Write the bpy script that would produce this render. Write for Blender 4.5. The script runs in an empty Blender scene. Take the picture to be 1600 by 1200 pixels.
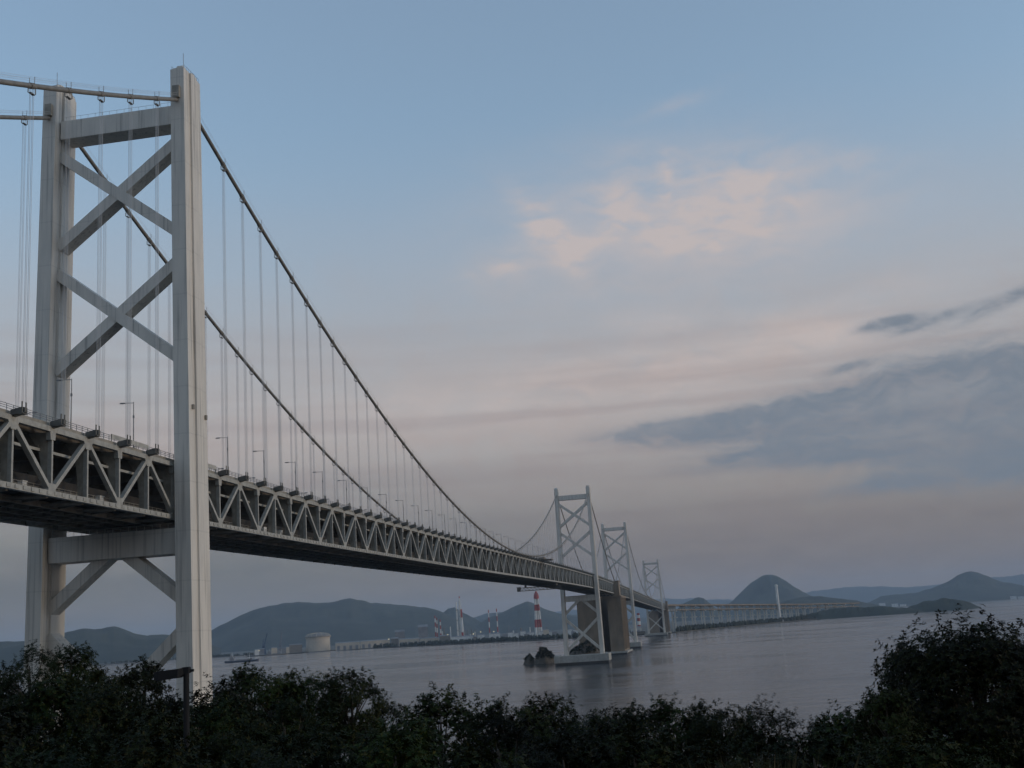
import bpy, math, random
import numpy as np
from mathutils import Vector, Matrix, noise as mnoise

random.seed(7)
scene = bpy.context.scene
col = scene.collection
PI = math.pi

# ------------------------------------------------------------------ camera
CAM = np.array([137.83, -255.39, 41.82])
YAW, PITCH, ROLL, FPX = -0.1566, 0.2103, -0.0666, 1783.8
_f = np.array([math.sin(YAW) * math.cos(PITCH), math.cos(YAW) * math.cos(PITCH), math.sin(PITCH)])
_r0 = np.array([math.cos(YAW), -math.sin(YAW), 0.0])
_u0 = np.cross(_r0, _f)
CR = _r0 * math.cos(ROLL) + _u0 * math.sin(ROLL)
CU = -_r0 * math.sin(ROLL) + _u0 * math.cos(ROLL)
CF = _f
cam = bpy.data.cameras.new('camera')
cam.sensor_width = 36.0
cam.lens = 36.0 * FPX / 1600.0
cam.clip_start = 0.5
cam.clip_end = 90000.0
camo = bpy.data.objects.new('camera', cam)
col.objects.link(camo)
camo.matrix_world = Matrix(((CR[0], CU[0], -CF[0], CAM[0]), (CR[1], CU[1], -CF[1], CAM[1]), (CR[2], CU[2], -CF[2], CAM[2]), (0, 0, 0, 1)))
scene.camera = camo


def ray(px, py):
    return CF + CR * (px - 800) / FPX - CU * (py - 600) / FPX


def P(px, py, D):
    """point at horizontal distance D in the direction of a sighting (survey bearing and elevation)"""
    v = ray(px, py)
    h = math.hypot(v[0], v[1])
    q = CAM + v * (D / h)
    return float(q[0]), float(q[1]), float(q[2])


def azel(px, py):
    v = ray(px, py)
    v = v / np.linalg.norm(v)
    return math.degrees(math.atan2(v[0], v[1])), math.degrees(math.asin(v[2]))


# ------------------------------------------------------------------ helpers
class MB:
    """collects boxes, beams, tubes and lofts; build() links them as ONE mesh object"""

    def __init__(self):
        self.v, self.f = [], []

    def add(self, vs, fs):
        n = len(self.v)
        self.v.extend(tuple(map(float, p)) for p in vs)
        self.f.extend(tuple(n + i for i in q) for q in fs)

    def box(self, x0, x1, y0, y1, z0, z1):
        vs = [(x0, y0, z0), (x1, y0, z0), (x1, y1, z0), (x0, y1, z0), (x0, y0, z1), (x1, y0, z1), (x1, y1, z1), (x0, y1, z1)]
        self.add(vs, [(0, 3, 2, 1), (4, 5, 6, 7), (0, 1, 5, 4), (1, 2, 6, 5), (2, 3, 7, 6), (3, 0, 4, 7)])

    def beam(self, p, q, w, h, side=(1, 0, 0)):
        """rectangular bar from p to q; w along 'side', h across"""
        p, q, s = Vector(p), Vector(q), Vector(side)
        d = (q - p).normalized()
        s = (s - d * s.dot(d)).normalized()
        t = d.cross(s)
        vs = []
        for c in (p, q):
            for a, b in ((-1, -1), (1, -1), (1, 1), (-1, 1)):
                vs.append(c + s * (a * w / 2) + t * (b * h / 2))
        self.add(vs, [(0, 3, 2, 1), (4, 5, 6, 7), (0, 1, 5, 4), (1, 2, 6, 5), (2, 3, 7, 6), (3, 0, 4, 7)])

    def strip(self, pts, w, h, side=(1, 0, 0)):
        """continuous rectangular bar along a polyline lying in a plane normal to side; w along side, h vertical"""
        s = Vector(side).normalized()
        vs, fs = [], []
        for p in pts:
            p = Vector(p)
            for a, b in ((-1, -1), (1, -1), (1, 1), (-1, 1)):
                vs.append(p + s * (a * w / 2) + Vector((0, 0, b * h / 2)))
        n = len(pts)
        for i in range(n - 1):
            for k in range(4):
                a, b = i * 4 + k, i * 4 + (k + 1) % 4
                fs.append((a, b, b + 4, a + 4))
        fs.append((0, 3, 2, 1))
        fs.append(tuple((n - 1) * 4 + k for k in range(4)))
        self.add(vs, fs)

    def tube(self, pts, r, n=8, cap=True):
        """round bar along a polyline; r a number or a list"""
        pts = [Vector(p) for p in pts]
        rs = r if isinstance(r, (list, tuple)) else [r] * len(pts)
        vs, fs = [], []
        for i, p in enumerate(pts):
            d = (pts[min(i + 1, len(pts) - 1)] - pts[max(i - 1, 0)]).normalized()
            a = d.cross(Vector((0, 0, 1)))
            if a.length < 1e-3:
                a = Vector((1, 0, 0))
            a.normalize()
            b = d.cross(a)
            for k in range(n):
                t = 2 * PI * k / n
                vs.append(p + a * (math.cos(t) * rs[i]) + b * (math.sin(t) * rs[i]))
        for i in range(len(pts) - 1):
            for k in range(n):
                fs.append((i * n + k, i * n + (k + 1) % n, (i + 1) * n + (k + 1) % n, (i + 1) * n + k))
        if cap:
            fs.append(tuple(range(n - 1, -1, -1)))
            fs.append(tuple((len(pts) - 1) * n + k for k in range(n)))
        self.add(vs, fs)

    def lathe(self, prof, c=(0, 0, 0), n=24):
        vs, fs = [], []
        for r, z in prof:
            for k in range(n):
                t = 2 * PI * k / n
                vs.append((c[0] + r * math.cos(t), c[1] + r * math.sin(t), c[2] + z))
        for i in range(len(prof) - 1):
            for k in range(n):
                fs.append((i * n + k, i * n + (k + 1) % n, (i + 1) * n + (k + 1) % n, (i + 1) * n + k))
        fs.append(tuple(range(n - 1, -1, -1)))
        fs.append(tuple((len(prof) - 1) * n + k for k in range(n)))
        self.add(vs, fs)

    def loft(self, loops, cap=True):
        n = len(loops[0])
        vs = [p for l in loops for p in l]
        fs = []
        for i in range(len(loops) - 1):
            for k in range(n):
                fs.append((i * n + k, i * n + (k + 1) % n, (i + 1) * n + (k + 1) % n, (i + 1) * n + k))
        if cap:
            fs.append(tuple(range(n - 1, -1, -1)))
            fs.append(tuple((len(loops) - 1) * n + k for k in range(n)))
        self.add(vs, fs)

    def prism_x(self, poly, x0, x1):
        """polygon in (y, z) extruded along x"""
        self.loft([[(x0, y, z) for y, z in poly], [(x1, y, z) for y, z in poly]])

    def prism_y(self, poly, y0, y1):
        """polygon in (x, z) extruded along y"""
        self.loft([[(x, y0, z) for x, z in poly], [(x, y1, z) for x, z in poly]])

    def rot(self, a, c=(0, 0)):
        ca, sa = math.cos(a), math.sin(a)
        self.v = [(c[0] + ca * (x - c[0]) - sa * (y - c[1]), c[1] + sa * (x - c[0]) + ca * (y - c[1]), z) for x, y, z in self.v]
        return self

    def mesh(self, name, mat, smooth=False):
        me = bpy.data.meshes.new(name)
        me.from_pydata(self.v, [], self.f)
        me.materials.append(mat)
        if smooth:
            me.polygons.foreach_set('use_smooth', [True] * len(me.polygons))
        me.update()
        return me

    def build(self, name, mat, parent=None, smooth=False, loc=None):
        """vertices are in world space; the origin goes to the parent's place (parents are never rotated here)"""
        off = Vector((0, 0, 0))
        if loc is not None:
            off = Vector(loc)
        if off.length > 0:
            self.v = [(x - off.x, y - off.y, z - off.z) for x, y, z in self.v]
        o = bpy.data.objects.new(name, self.mesh(name, mat, smooth))
        col.objects.link(o)
        if parent is not None:
            o.parent = parent
            base = parent_world(parent)
            o.location = off - base
        else:
            o.location = off
        return o


def parent_world(p):
    w = Vector((0, 0, 0))
    while p is not None:
        w = w + p.location
        p = p.parent
    return w


def thing(name, label, cat, loc=(0, 0, 0), group=None):
    o = bpy.data.objects.new(name, None)
    o.empty_display_size = 1.0
    col.objects.link(o)
    o.location = loc
    return tag(o, label, cat, group)


def tag(o, label, cat, group=None, kind=None):
    o['label'] = label
    o['category'] = cat
    if group:
        o['group'] = group
    if kind:
        o['kind'] = kind
    return o


def structure(o):
    o['kind'] = 'structure'
    return o


def child_empty(name, parent, loc=None):
    o = bpy.data.objects.new(name, None)
    col.objects.link(o)
    o.parent = parent
    if loc is not None:
        o.location = Vector(loc) - parent_world(parent)
    return o


def dup(o, loc, label=None, group=None, parent=None):
    """copy of a thing with copies of its parts and sub-parts"""
    c = o.copy()
    col.objects.link(c)
    c.location = loc
    if parent is not None:
        c.parent = parent
    if label:
        c['label'] = label
    if group:
        c['group'] = group
    for ch in list(o.children):
        dup(ch, ch.location.copy(), parent=c)
    return c


# ------------------------------------------------------------------ materials
class NT:
    def __init__(self, tree):
        self.t = tree

    def n(self, typ, **kw):
        nd = self.t.nodes.new(typ)
        for k, v in kw.items():
            setattr(nd, k, v)
        return nd

    def set(self, sock, v):
        if isinstance(v, bpy.types.NodeSocket):
            self.t.links.new(v, sock)
        else:
            sock.default_value = v

    def m(self, op, a, b=0.0, c=None, clamp=False):
        nd = self.n('ShaderNodeMath', operation=op, use_clamp=clamp)
        self.set(nd.inputs[0], a)
        self.set(nd.inputs[1], b)
        if c is not None:
            self.set(nd.inputs[2], c)
        return nd.outputs[0]

    def mix(self, f, a, b, blend='MIX'):
        nd = self.n('ShaderNodeMix', data_type='RGBA', blend_type=blend)
        self.set(nd.inputs[0], f)
        self.set(nd.inputs[6], a if isinstance(a, bpy.types.NodeSocket) else (*a[:3], 1))
        self.set(nd.inputs[7], b if isinstance(b, bpy.types.NodeSocket) else (*b[:3], 1))
        return nd.outputs[2]

    def noise(self, vec, scale, detail=4.0, rough=0.55, dist=0.0):
        nd = self.n('ShaderNodeTexNoise')
        if vec is not None:
            self.set(nd.inputs['Vector'], vec)
        nd.inputs['Scale'].default_value = scale
        nd.inputs['Detail'].default_value = detail
        nd.inputs['Roughness'].default_value = rough
        nd.inputs['Distortion'].default_value = dist
        return nd.outputs[0]

    def scale(self, vec, s):
        nd = self.n('ShaderNodeMapping')
        self.set(nd.inputs['Vector'], vec)
        nd.inputs['Scale'].default_value = s
        return nd.outputs[0]

    def ramp(self, f, lo, hi):
        nd = self.n('ShaderNodeMapRange', interpolation_type='SMOOTHSTEP')
        self.set(nd.inputs[0], f)
        nd.inputs[1].default_value = lo
        nd.inputs[2].default_value = hi
        return nd.outputs[0]


def new_mat(name):
    m = bpy.data.materials.new(name)
    m.use_nodes = True
    nt = m.node_tree
    b = nt.nodes['Principled BSDF']
    return m, NT(nt), b


def mat_surface(name, c1, c2, scale=(1, 1, 1), nscale=1.0, rough=0.6, metal=0.0, joints=None, streak=0.0, bump=0.0, detail=5.0):
    """base colour wandering between c1 and c2, optional dirt in horizontal joints and rain streaks"""
    m, N, b = new_mat(name)
    tc = N.n('ShaderNodeNewGeometry').outputs['Position']
    v = N.scale(tc, scale)
    f = N.ramp(N.noise(v, nscale, detail), 0.32, 0.68)
    c = N.mix(f, c1, c2)
    if name == 'wooded_hill':                                # stands of paler trees, bare ridges and gullies
        g2 = N.ramp(N.noise(N.scale(tc, (1, 1, 2.5)), 0.0016, 8.0, 0.65), 0.45, 0.62)
        c = N.mix(N.m('MULTIPLY', g2, 0.6), c, (0.055, 0.060, 0.038))
    if streak:
        s = N.ramp(N.noise(N.scale(tc, (0.9, 0.9, 0.02)), 1.6, 4.0), 0.5, 0.75)
        c = N.mix(N.m('MULTIPLY', s, streak), c, (0.17, 0.15, 0.13))
    if joints:
        z = N.n('ShaderNodeSeparateXYZ')
        N.set(z.inputs[0], tc)
        d = N.m('ABSOLUTE', N.m('SUBTRACT', N.m('FRACT', N.m('DIVIDE', z.outputs[2], joints)), 0.5))
        j = N.ramp(d, 0.5 - 0.22 / joints, 0.5 - 0.08 / joints)
        c = N.mix(N.m('MULTIPLY', j, 0.13), c, (0.16, 0.15, 0.14))
    N.set(b.inputs['Base Color'], c)
    b.inputs['Roughness'].default_value = rough
    b.inputs['Metallic'].default_value = metal
    if bump:
        bp = N.n('ShaderNodeBump')
        bp.inputs['Strength'].default_value = bump
        N.set(bp.inputs['Height'], f)
        N.set(b.inputs['Normal'], bp.outputs[0])
    return m


M = {}
M['tower'] = mat_surface('tower_paint', (0.74, 0.675, 0.59), (0.65, 0.60, 0.53), (1, 1, 0.25), 0.35, 0.5, joints=11.5, streak=0.6)
M['steel'] = mat_surface('truss_paint', (0.44, 0.42, 0.37), (0.33, 0.315, 0.28), (1, 1, 1), 0.8, 0.5, streak=0.3)
M['frame'] = mat_surface('frame_paint', (0.36, 0.32, 0.26), (0.24, 0.215, 0.175), (1, 1, 1), 0.6, 0.55, streak=0.3)
M['deckedge'] = mat_surface('deck_edge_paint', (0.50, 0.475, 0.42), (0.36, 0.34, 0.30), (1, 0.6, 1), 0.9, 0.55, streak=0.3)
M['dark'] = mat_surface('dark_and_shaded_steel', (0.17, 0.145, 0.12), (0.25, 0.22, 0.185), (1, 1, 1), 0.5, 0.6)  # dark parts; on stringers and floor girders the colour carries under-deck shade
M['rail'] = mat_surface('shaded_rail_deck_steel', (0.022, 0.020, 0.018), (0.045, 0.038, 0.032), (1, 1, 1), 0.5, 0.8)  # near-black: shade inside the truss put into the colour
M['black'] = mat_surface('black_paint', (0.005, 0.005, 0.006), (0.008, 0.007, 0.008), (1, 1, 1), 3.0, 0.85)
M['cable'] = mat_surface('cable_paint', (0.24, 0.22, 0.19), (0.17, 0.155, 0.135), (1, 1, 1), 0.6, 0.5)
M['rope'] = mat_surface('hanger_rope', (0.62, 0.60, 0.59), (0.54, 0.53, 0.52), (1, 1, 0.2), 1.0, 0.5)
M['lamp'] = mat_surface('lamp_galvanised', (0.20, 0.20, 0.20), (0.26, 0.26, 0.26), (1, 1, 1), 2.0, 0.45, 0.3)
M['concrete'] = mat_surface('anchorage_concrete', (0.29, 0.22, 0.155), (0.20, 0.155, 0.11), (1, 1, 0.5), 0.12, 0.85, joints=9.0, streak=0.5, bump=0.2)
M['pier'] = mat_surface('pier_concrete', (0.46, 0.44, 0.40), (0.36, 0.34, 0.30), (1, 1, 1), 0.25, 0.85, streak=0.55, bump=0.2)
M['tide'] = mat_surface('wet_concrete', (0.035, 0.032, 0.028), (0.06, 0.05, 0.042), (1, 1, 1), 0.4, 0.6)
M['white'] = mat_surface('white_paint', (0.72, 0.71, 0.68), (0.60, 0.59, 0.56), (1, 1, 1), 0.05, 0.6, streak=0.2)
M['cream'] = mat_surface('cream_cladding', (0.62, 0.52, 0.40), (0.52, 0.44, 0.35), (1, 1, 1), 0.03, 0.7, streak=0.25)
M['greybuild'] = mat_surface('grey_cladding', (0.26, 0.26, 0.27), (0.18, 0.18, 0.19), (1, 1, 1), 0.04, 0.7, streak=0.3)
M['red'] = mat_surface('red_paint', (0.36, 0.055, 0.05), (0.28, 0.045, 0.04), (1, 1, 1), 0.06, 0.6)
M['rock'] = mat_surface('sea_rock', (0.075, 0.062, 0.048), (0.12, 0.10, 0.078), (1, 1, 1), 0.25, 0.9, bump=0.6)
M['wood_hill'] = mat_surface('wooded_hill', (0.014, 0.022, 0.015), (0.032, 0.040, 0.024), (1, 1, 1), 0.006, 0.9, detail=9.0, bump=0.3)
M['land'] = mat_surface('coast_ground', (0.075, 0.07, 0.055), (0.12, 0.11, 0.09), (1, 1, 1), 0.01, 0.95, detail=7.0)
M['soil'] = mat_surface('hillside_ground', (0.030, 0.032, 0.016), (0.055, 0.046, 0.028), (1, 1, 1), 0.5, 0.95, detail=8.0, bump=0.4)
M['bark'] = mat_surface('bark', (0.045, 0.034, 0.025), (0.075, 0.06, 0.045), (3, 3, 0.5), 3.0, 0.9, bump=0.5)
M['asphalt'] = mat_surface('asphalt', (0.05, 0.05, 0.052), (0.065, 0.064, 0.063), (1, 1, 1), 0.7, 0.9)
M['shipblue'] = mat_surface('ship_hull_paint', (0.035, 0.055, 0.095), (0.03, 0.045, 0.075), (1, 1, 1), 0.1, 0.5)
M['craneblue'] = mat_surface('crane_blue_paint', (0.03, 0.07, 0.15), (0.03, 0.055, 0.11), (1, 1, 1), 0.1, 0.5)


def mat_leaf(name, c1, c2, c3):
    m, N, b = new_mat(name)
    g = N.n('ShaderNodeNewGeometry')
    oi = N.n('ShaderNodeObjectInfo')
    big = N.ramp(N.noise(g.outputs['Position'], 0.55, 3.0), 0.35, 0.68)
    c = N.mix(big, c1, c2)
    rnd = N.m('GREATER_THAN', g.outputs['Random Per Island'], 0.86)
    c = N.mix(N.m('MULTIPLY', rnd, 0.8), c, c3)
    hs = N.n('ShaderNodeHueSaturation')
    N.set(hs.inputs['Color'], c)
    N.set(hs.inputs['Value'], N.m('ADD', N.m('MULTIPLY', oi.outputs['Random'], 0.5), N.m('ADD', 0.0, N.m('MULTIPLY', g.outputs['Random Per Island'], 0.38))))
    N.set(hs.inputs['Hue'], N.m('ADD', 0.485, N.m('MULTIPLY', oi.outputs['Random'], 0.03)))
    N.set(b.inputs['Base Color'], hs.outputs[0])
    b.inputs['Roughness'].default_value = 0.6
    b.inputs['Specular IOR Level'].default_value = 0.12
    return m


M['leaf'] = mat_leaf('leaf_green', (0.016, 0.030, 0.004), (0.040, 0.058, 0.008), (0.075, 0.062, 0.014))
M['needle'] = mat_leaf('leaf_dark', (0.009, 0.019, 0.004), (0.022, 0.034, 0.006), (0.045, 0.042, 0.013))
M['dry'] = mat_leaf('dry_grass', (0.10, 0.085, 0.045), (0.15, 0.125, 0.06), (0.06, 0.06, 0.03))


def mat_glow(name, colr, s):
    m, N, b = new_mat(name)
    b.inputs['Base Color'].default_value = (0.8, 0.8, 0.8, 1)
    b.inputs['Emission Color'].default_value = (*colr, 1)
    b.inputs['Emission Strength'].default_value = s
    return m


M['anchor'] = mat_surface('anchor_paint', (0.15, 0.14, 0.12), (0.09, 0.085, 0.075), (1, 1, 1), 0.8, 0.6)
M['glow'] = mat_glow('lit_floodlight', (1.0, 0.82, 0.45), 0.8)
# ------------------------------------------------------------------ sky, sun, haze
SUN_EL, SUN_AZ = math.radians(4.0), math.radians(88.0)     # azimuth measured from +Y towards +X
world = bpy.data.worlds.new('World')
scene.world = world
world.use_nodes = True
WN = NT(world.node_tree)
bg = world.node_tree.nodes['Background']
sky = WN.n('ShaderNodeTexSky', sky_type='NISHITA')
sky.sun_disc = False
sky.sun_elevation = SUN_EL
sky.sun_rotation = SUN_AZ
sky.altitude = 40.0
sky.air_density = 1.0
sky.dust_density = 0.6
sky.ozone_density = 2.0
gen = WN.n('ShaderNodeTexCoord').outputs['Generated']
sep = WN.n('ShaderNodeSeparateXYZ')
WN.set(sep.inputs[0], gen)
DX, DY, DZ = sep.outputs
DZc = WN.m('MAXIMUM', DZ, 0.004)
comb = WN.n('ShaderNodeCombineXYZ')
WN.set(comb.inputs[0], DX)
WN.set(comb.inputs[1], DY)
WN.set(comb.inputs[2], DZc)
WN.set(sky.inputs[0], comb.outputs[0])
az = WN.m('MULTIPLY', WN.m('ARCTAN2', DX, DY), 180 / PI)
el = WN.m('MULTIPLY', WN.m('ARCSINE', DZc), 180 / PI)
cv = WN.n('ShaderNodeCombineXYZ')
WN.set(cv.inputs[0], az)
WN.set(cv.inputs[1], el)
AE = cv.outputs[0]                                          # bearing and elevation of the sky, in degrees


def blob(px, py, rx, ry, rot=0.0, amp=1.0):
    """soft patch of cloud at a bearing and elevation; radii in photograph pixels (0.032 degrees)"""
    a0, e0 = azel(px, py)
    k = 180 / PI / FPX
    rx, ry = rx * k, ry * k
    t = math.radians(rot + 3.8)
    ca, sa = math.cos(t), math.sin(t)
    da, de = WN.m('SUBTRACT', az, a0), WN.m('SUBTRACT', el, e0)
    u = WN.m('ADD', WN.m('MULTIPLY', da, ca / rx), WN.m('MULTIPLY', de, sa / rx))
    v = WN.m('ADD', WN.m('MULTIPLY', da, -sa / ry), WN.m('MULTIPLY', de, ca / ry))
    q = WN.m('ADD', WN.m('MULTIPLY', u, u), WN.m('MULTIPLY', v, v))
    return WN.m('MULTIPLY', WN.m('EXPONENT', WN.m('MULTIPLY', q, -1.0)), amp)


def total(bl):
    s = bl[0]
    for b in bl[1:]:
        s = WN.m('ADD', s, b)
    return s


def warp(vec, scale, amount):
    nd = WN.n('ShaderNodeTexNoise')
    WN.set(nd.inputs['Vector'], vec)
    nd.inputs['Scale'].default_value = scale
    nd.inputs['Detail'].default_value = 3.0
    s = WN.n('ShaderNodeVectorMath', operation='SUBTRACT')
    WN.set(s.inputs[0], nd.outputs['Color'])
    s.inputs[1].default_value = (0.5, 0.5, 0.5)
    k = WN.n('ShaderNodeVectorMath', operation='SCALE')
    WN.set(k.inputs[0], s.outputs[0])
    k.inputs['Scale'].default_value = amount
    a = WN.n('ShaderNodeVectorMath', operation='ADD')
    WN.set(a.inputs[0], vec)
    WN.set(a.inputs[1], k.outputs[0])
    return a.outputs[0]


def turned(vec, deg, s):
    mp = WN.n('ShaderNodeMapping')
    WN.set(mp.inputs['Vector'], vec)
    mp.inputs['Rotation'].default_value = (0, 0, math.radians(deg))
    mp.inputs['Scale'].default_value = s
    return mp.outputs[0]


AEw = warp(AE, 0.35, 2.2)
# thin high cloud, still catching the last warm light
AEw2 = warp(AEw, 1.3, 0.25)
wisp = WN.ramp(WN.m('ADD', WN.m('MULTIPLY', WN.noise(turned(AEw2, 26, (0.30, 1.1, 1)), 1.2, 6.0, 0.52), 0.7), WN.m('MULTIPLY', WN.noise(turned(AEw2, 62, (0.35, 1.2, 1)), 1.5, 6.0, 0.52), 0.3)), 0.30, 0.70)
soft = WN.ramp(WN.noise(turned(AEw, 12, (0.3, 1.0, 1)), 0.5, 5.0, 0.55), 0.3, 0.7)
cir_a = total([blob(855, 365, 62, 26, -52, 1.0), blob(892, 400, 50, 24, -58, 0.6), blob(920, 380, 40, 10, 14, 0.4), blob(1010, 352, 60, 13, -22, 0.7), blob(1075, 382, 75, 14, -14, 0.85), blob(965, 318, 26, 60, -25, 0.6),
               blob(1040, 288, 17, 42, -15, 0.6), blob(1165, 300, 85, 48, -12, 0.6), blob(1130, 350, 90, 16, -25, 0.4), blob(785, 420, 55, 22, 10, 0.5), blob(1060, 160, 70, 12, 8, 0.22), blob(1290, 250, 120, 22, -14, 0.25), blob(905, 300, 60, 8, 4, 0.25)])
cir_b = total([blob(1000, 350, 250, 110, 0, 0.6), blob(1230, 345, 200, 75, -8, 0.42), blob(1045, 500, 90, 18, -6, 0.5), blob(1200, 540, 280, 60, 5, 0.62), blob(900, 600, 300, 40, 2, 0.3),
               blob(1300, 525, 80, 20, -15, 0.35), blob(650, 640, 450, 70, 0, 0.35)])
cirrus = WN.m('ADD', WN.m('MULTIPLY', cir_a, WN.m('ADD', 0.10, WN.m('MULTIPLY', wisp, 1.15))), WN.m('MULTIPLY', cir_b, WN.m('ADD', 0.30, WN.m('ADD', WN.m('MULTIPLY', soft, 0.55), WN.m('MULTIPLY', wisp, 0.38)))))
cirrus = WN.m('MINIMUM', cirrus, 0.95)
# even veil thickening towards the horizon
veil = WN.m('MULTIPLY', WN.ramp(el, 19.0, 7.0), WN.m('ADD', 0.55, WN.m('MULTIPLY', WN.noise(turned(AEw, 3, (0.06, 0.5, 1)), 0.8, 4.0), 0.5)))
# grey stratus bank in the south-west
bank = total([blob(1200, 655, 240, 24, -2, 1.1), blob(1080, 664, 115, 9, -1, 0.65), blob(1575, 635, 235, 80, -6, 1.45), blob(1250, 706, 190, 22, -1, 0.75), blob(1520, 725, 200, 18, 2, 0.7),
              blob(1392, 503, 52, 10, 0, 0.85), blob(1462, 498, 60, 8, 8, 0.6), blob(1570, 470, 80, 12, 12, 0.55), blob(1330, 572, 40, 7, 5, 0.45), blob(1900, 620, 260, 90, 0, 1.3)])
bn = WN.m('ADD', WN.m('MULTIPLY', WN.noise(turned(AEw2, 4, (0.22, 1.0, 1)), 0.8, 8.0, 0.6), 0.62), WN.m('MULTIPLY', WN.noise(turned(AEw2, 8, (0.3, 1.0, 1)), 2.6, 7.0, 0.6), 0.38))
bankm = WN.m('MULTIPLY', WN.ramp(WN.m('MULTIPLY', bank, WN.m('ADD', -0.15, WN.m('MULTIPLY', bn, 2.2))), 0.08, 0.74), WN.m('ADD', 0.66, WN.m('MULTIPLY', WN.ramp(bn, 0.35, 0.62), 0.34)))
HAZE_DENSITY = 3.6e-5
EXPOSURE = 1.7
SKY_STRENGTH = 0.15
c = sky.outputs[0]
c = WN.mix(0.36, c, (0.61, 0.665, 0.775))                      # very thin high overcast
c = WN.mix(WN.m('MULTIPLY', WN.ramp(el, 26.0, 8.5), WN.m('ADD', 0.62, WN.m('MULTIPLY', WN.noise(turned(AEw, 3, (0.06, 0.5, 1)), 0.8, 4.0), 0.5)), clamp=True), c, (0.86, 0.738, 0.705))
c = WN.mix(WN.m('MULTIPLY', cirrus, 0.80), c, (1.22, 1.03, 0.96))
low = WN.m('MULTIPLY', WN.ramp(el, 10.5, 2.5), WN.m('ADD', 0.72, WN.m('MULTIPLY', WN.noise(turned(AEw, 2, (0.04, 0.8, 1)), 0.9, 4.0), 0.4)), clamp=True)
streak = WN.ramp(WN.noise(turned(warp(AE, 0.12, 0.8), 1, (0.03, 1.0, 1)), 0.9, 3.0, 0.5), 0.40, 0.68)
c = WN.mix(WN.m('MULTIPLY', WN.m('MULTIPLY', streak, 0.38), WN.m('MULTIPLY', WN.ramp(el, 3.0, 6.0), WN.ramp(el, 17.0, 11.0))), c, (0.64, 0.535, 0.54))
dusk = WN.mix(WN.ramp(az, -24.0, 2.0), (0.265, 0.285, 0.305), (0.355, 0.305, 0.30))
c = WN.mix(WN.m('MULTIPLY', low, 0.93), c, dusk)             # dusky layer over the horizon, bluer to the east
c = WN.mix(WN.m('MULTIPLY', bankm, 0.92), c, (0.36, 0.44, 0.545))
WN.set(bg.inputs['Color'], c)
bg.inputs['Strength'].default_value = SKY_STRENGTH

sun = bpy.data.lights.new('sun', 'SUN')
sun.energy = 0.39
sun.angle = math.radians(14)
sun.color = (1.0, 0.86, 0.70)
suno = bpy.data.objects.new('sun', sun)
col.objects.link(suno)
sd = Vector((math.sin(SUN_AZ) * math.cos(SUN_EL), math.cos(SUN_AZ) * math.cos(SUN_EL), math.sin(SUN_EL)))
suno.rotation_euler = sd.to_track_quat('Z', 'Y').to_euler()
suno.location = (400, -400, 400)

hz = MB()
hz.box(-30000, 30000, -30000, 30000, -4.0, 720.0)
hm = bpy.data.materials.new('haze')
hm.use_nodes = True
HN = NT(hm.node_tree)
hm.node_tree.nodes.remove(hm.node_tree.nodes['Principled BSDF'])
pv = HN.n('ShaderNodeVolumePrincipled')
pv.inputs['Color'].default_value = (0.64, 0.80, 1.0, 1)
pv.inputs['Density'].default_value = HAZE_DENSITY
pv.inputs['Anisotropy'].default_value = 0.0
hm.node_tree.links.new(pv.outputs[0], hm.node_tree.nodes['Material Output'].inputs['Volume'])
hzo = hz.build('haze', hm)
hzo['kind'] = 'stuff'

scene.view_settings.view_transform = 'Standard'
scene.view_settings.look = 'None'
scene.view_settings.gamma = 1.0
scene.view_settings.exposure = EXPOSURE
scene.cycles.use_denoising = True
scene.cycles.max_bounces = 6
scene.cycles.volume_bounces = 0
# ------------------------------------------------------------------ sea, coast, hills
def water_mat():
    m, N, b = new_mat('sea_water')
    g = N.n('ShaderNodeNewGeometry').outputs['Position']
    b.inputs['Base Color'].default_value = (0.010, 0.026, 0.040, 1)
    b.inputs['Roughness'].default_value = 0.16
    b.inputs['IOR'].default_value = 1.333
    n1 = N.noise(N.scale(g, (1, 1.6, 1)), 0.22, 4.0, 0.6, 0.4)
    n2 = N.noise(N.scale(g, (1, 2.2, 1)), 0.03, 3.0, 0.55, 0.3)
    slick = N.ramp(N.noise(N.scale(g, (0.35, 1.0, 1)), 0.006, 4.0, 0.55, 0.6), 0.40, 0.66)
    h = N.m('ADD', N.m('MULTIPLY', n1, 0.9), N.m('MULTIPLY', n2, 2.2))
    bp = N.n('ShaderNodeBump')
    bp.inputs['Distance'].default_value = 1.0
    N.set(bp.inputs['Strength'], N.m('ADD', 0.2, N.m('MULTIPLY', slick, 0.8)))
    N.set(bp.inputs['Height'], h)
    N.set(b.inputs['Normal'], bp.outputs[0])
    N.set(b.inputs['Roughness'], N.m('ADD', 0.07, N.m('MULTIPLY', slick, 0.13)))
    return m


sea = MB()
sea.add([(-29900, -29900, 0), (29900, -29900, 0), (29900, 29900, 0), (-29900, 29900, 0)], [(0, 1, 2, 3)])
structure(sea.build('sea', water_mat()))

# reclaimed industrial coast: a low slab of land
shore = [(-7600, 6900), (-4700, 5350), (-3000, 5050), (-1840, 4640), (-1500, 4420), (-1074, 3960), (-803, 3760), (-560, 3500), (-330, 3300), (-90, 3050),
         (-30, 2985), (34, 2990), (140, 3330), (350, 3890), (590, 4430), (735, 4700), (900, 5000), (1060, 5200), (1130, 5450), (1500, 9500), (2600, 11300), (6000, 12300), (9000, 13800), (9000, 24000), (-12000, 24000)]
lb = MB()
n = len(shore)
lb.add([(x, y, -3) for x, y in shore] + [(x, y, 2.6) for x, y in shore], [tuple(range(n, 2 * n))] + [(i, (i + 1) % n, n + (i + 1) % n, n + i) for i in range(n)])
structure(lb.build('coast_ground', M['land']))


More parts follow.
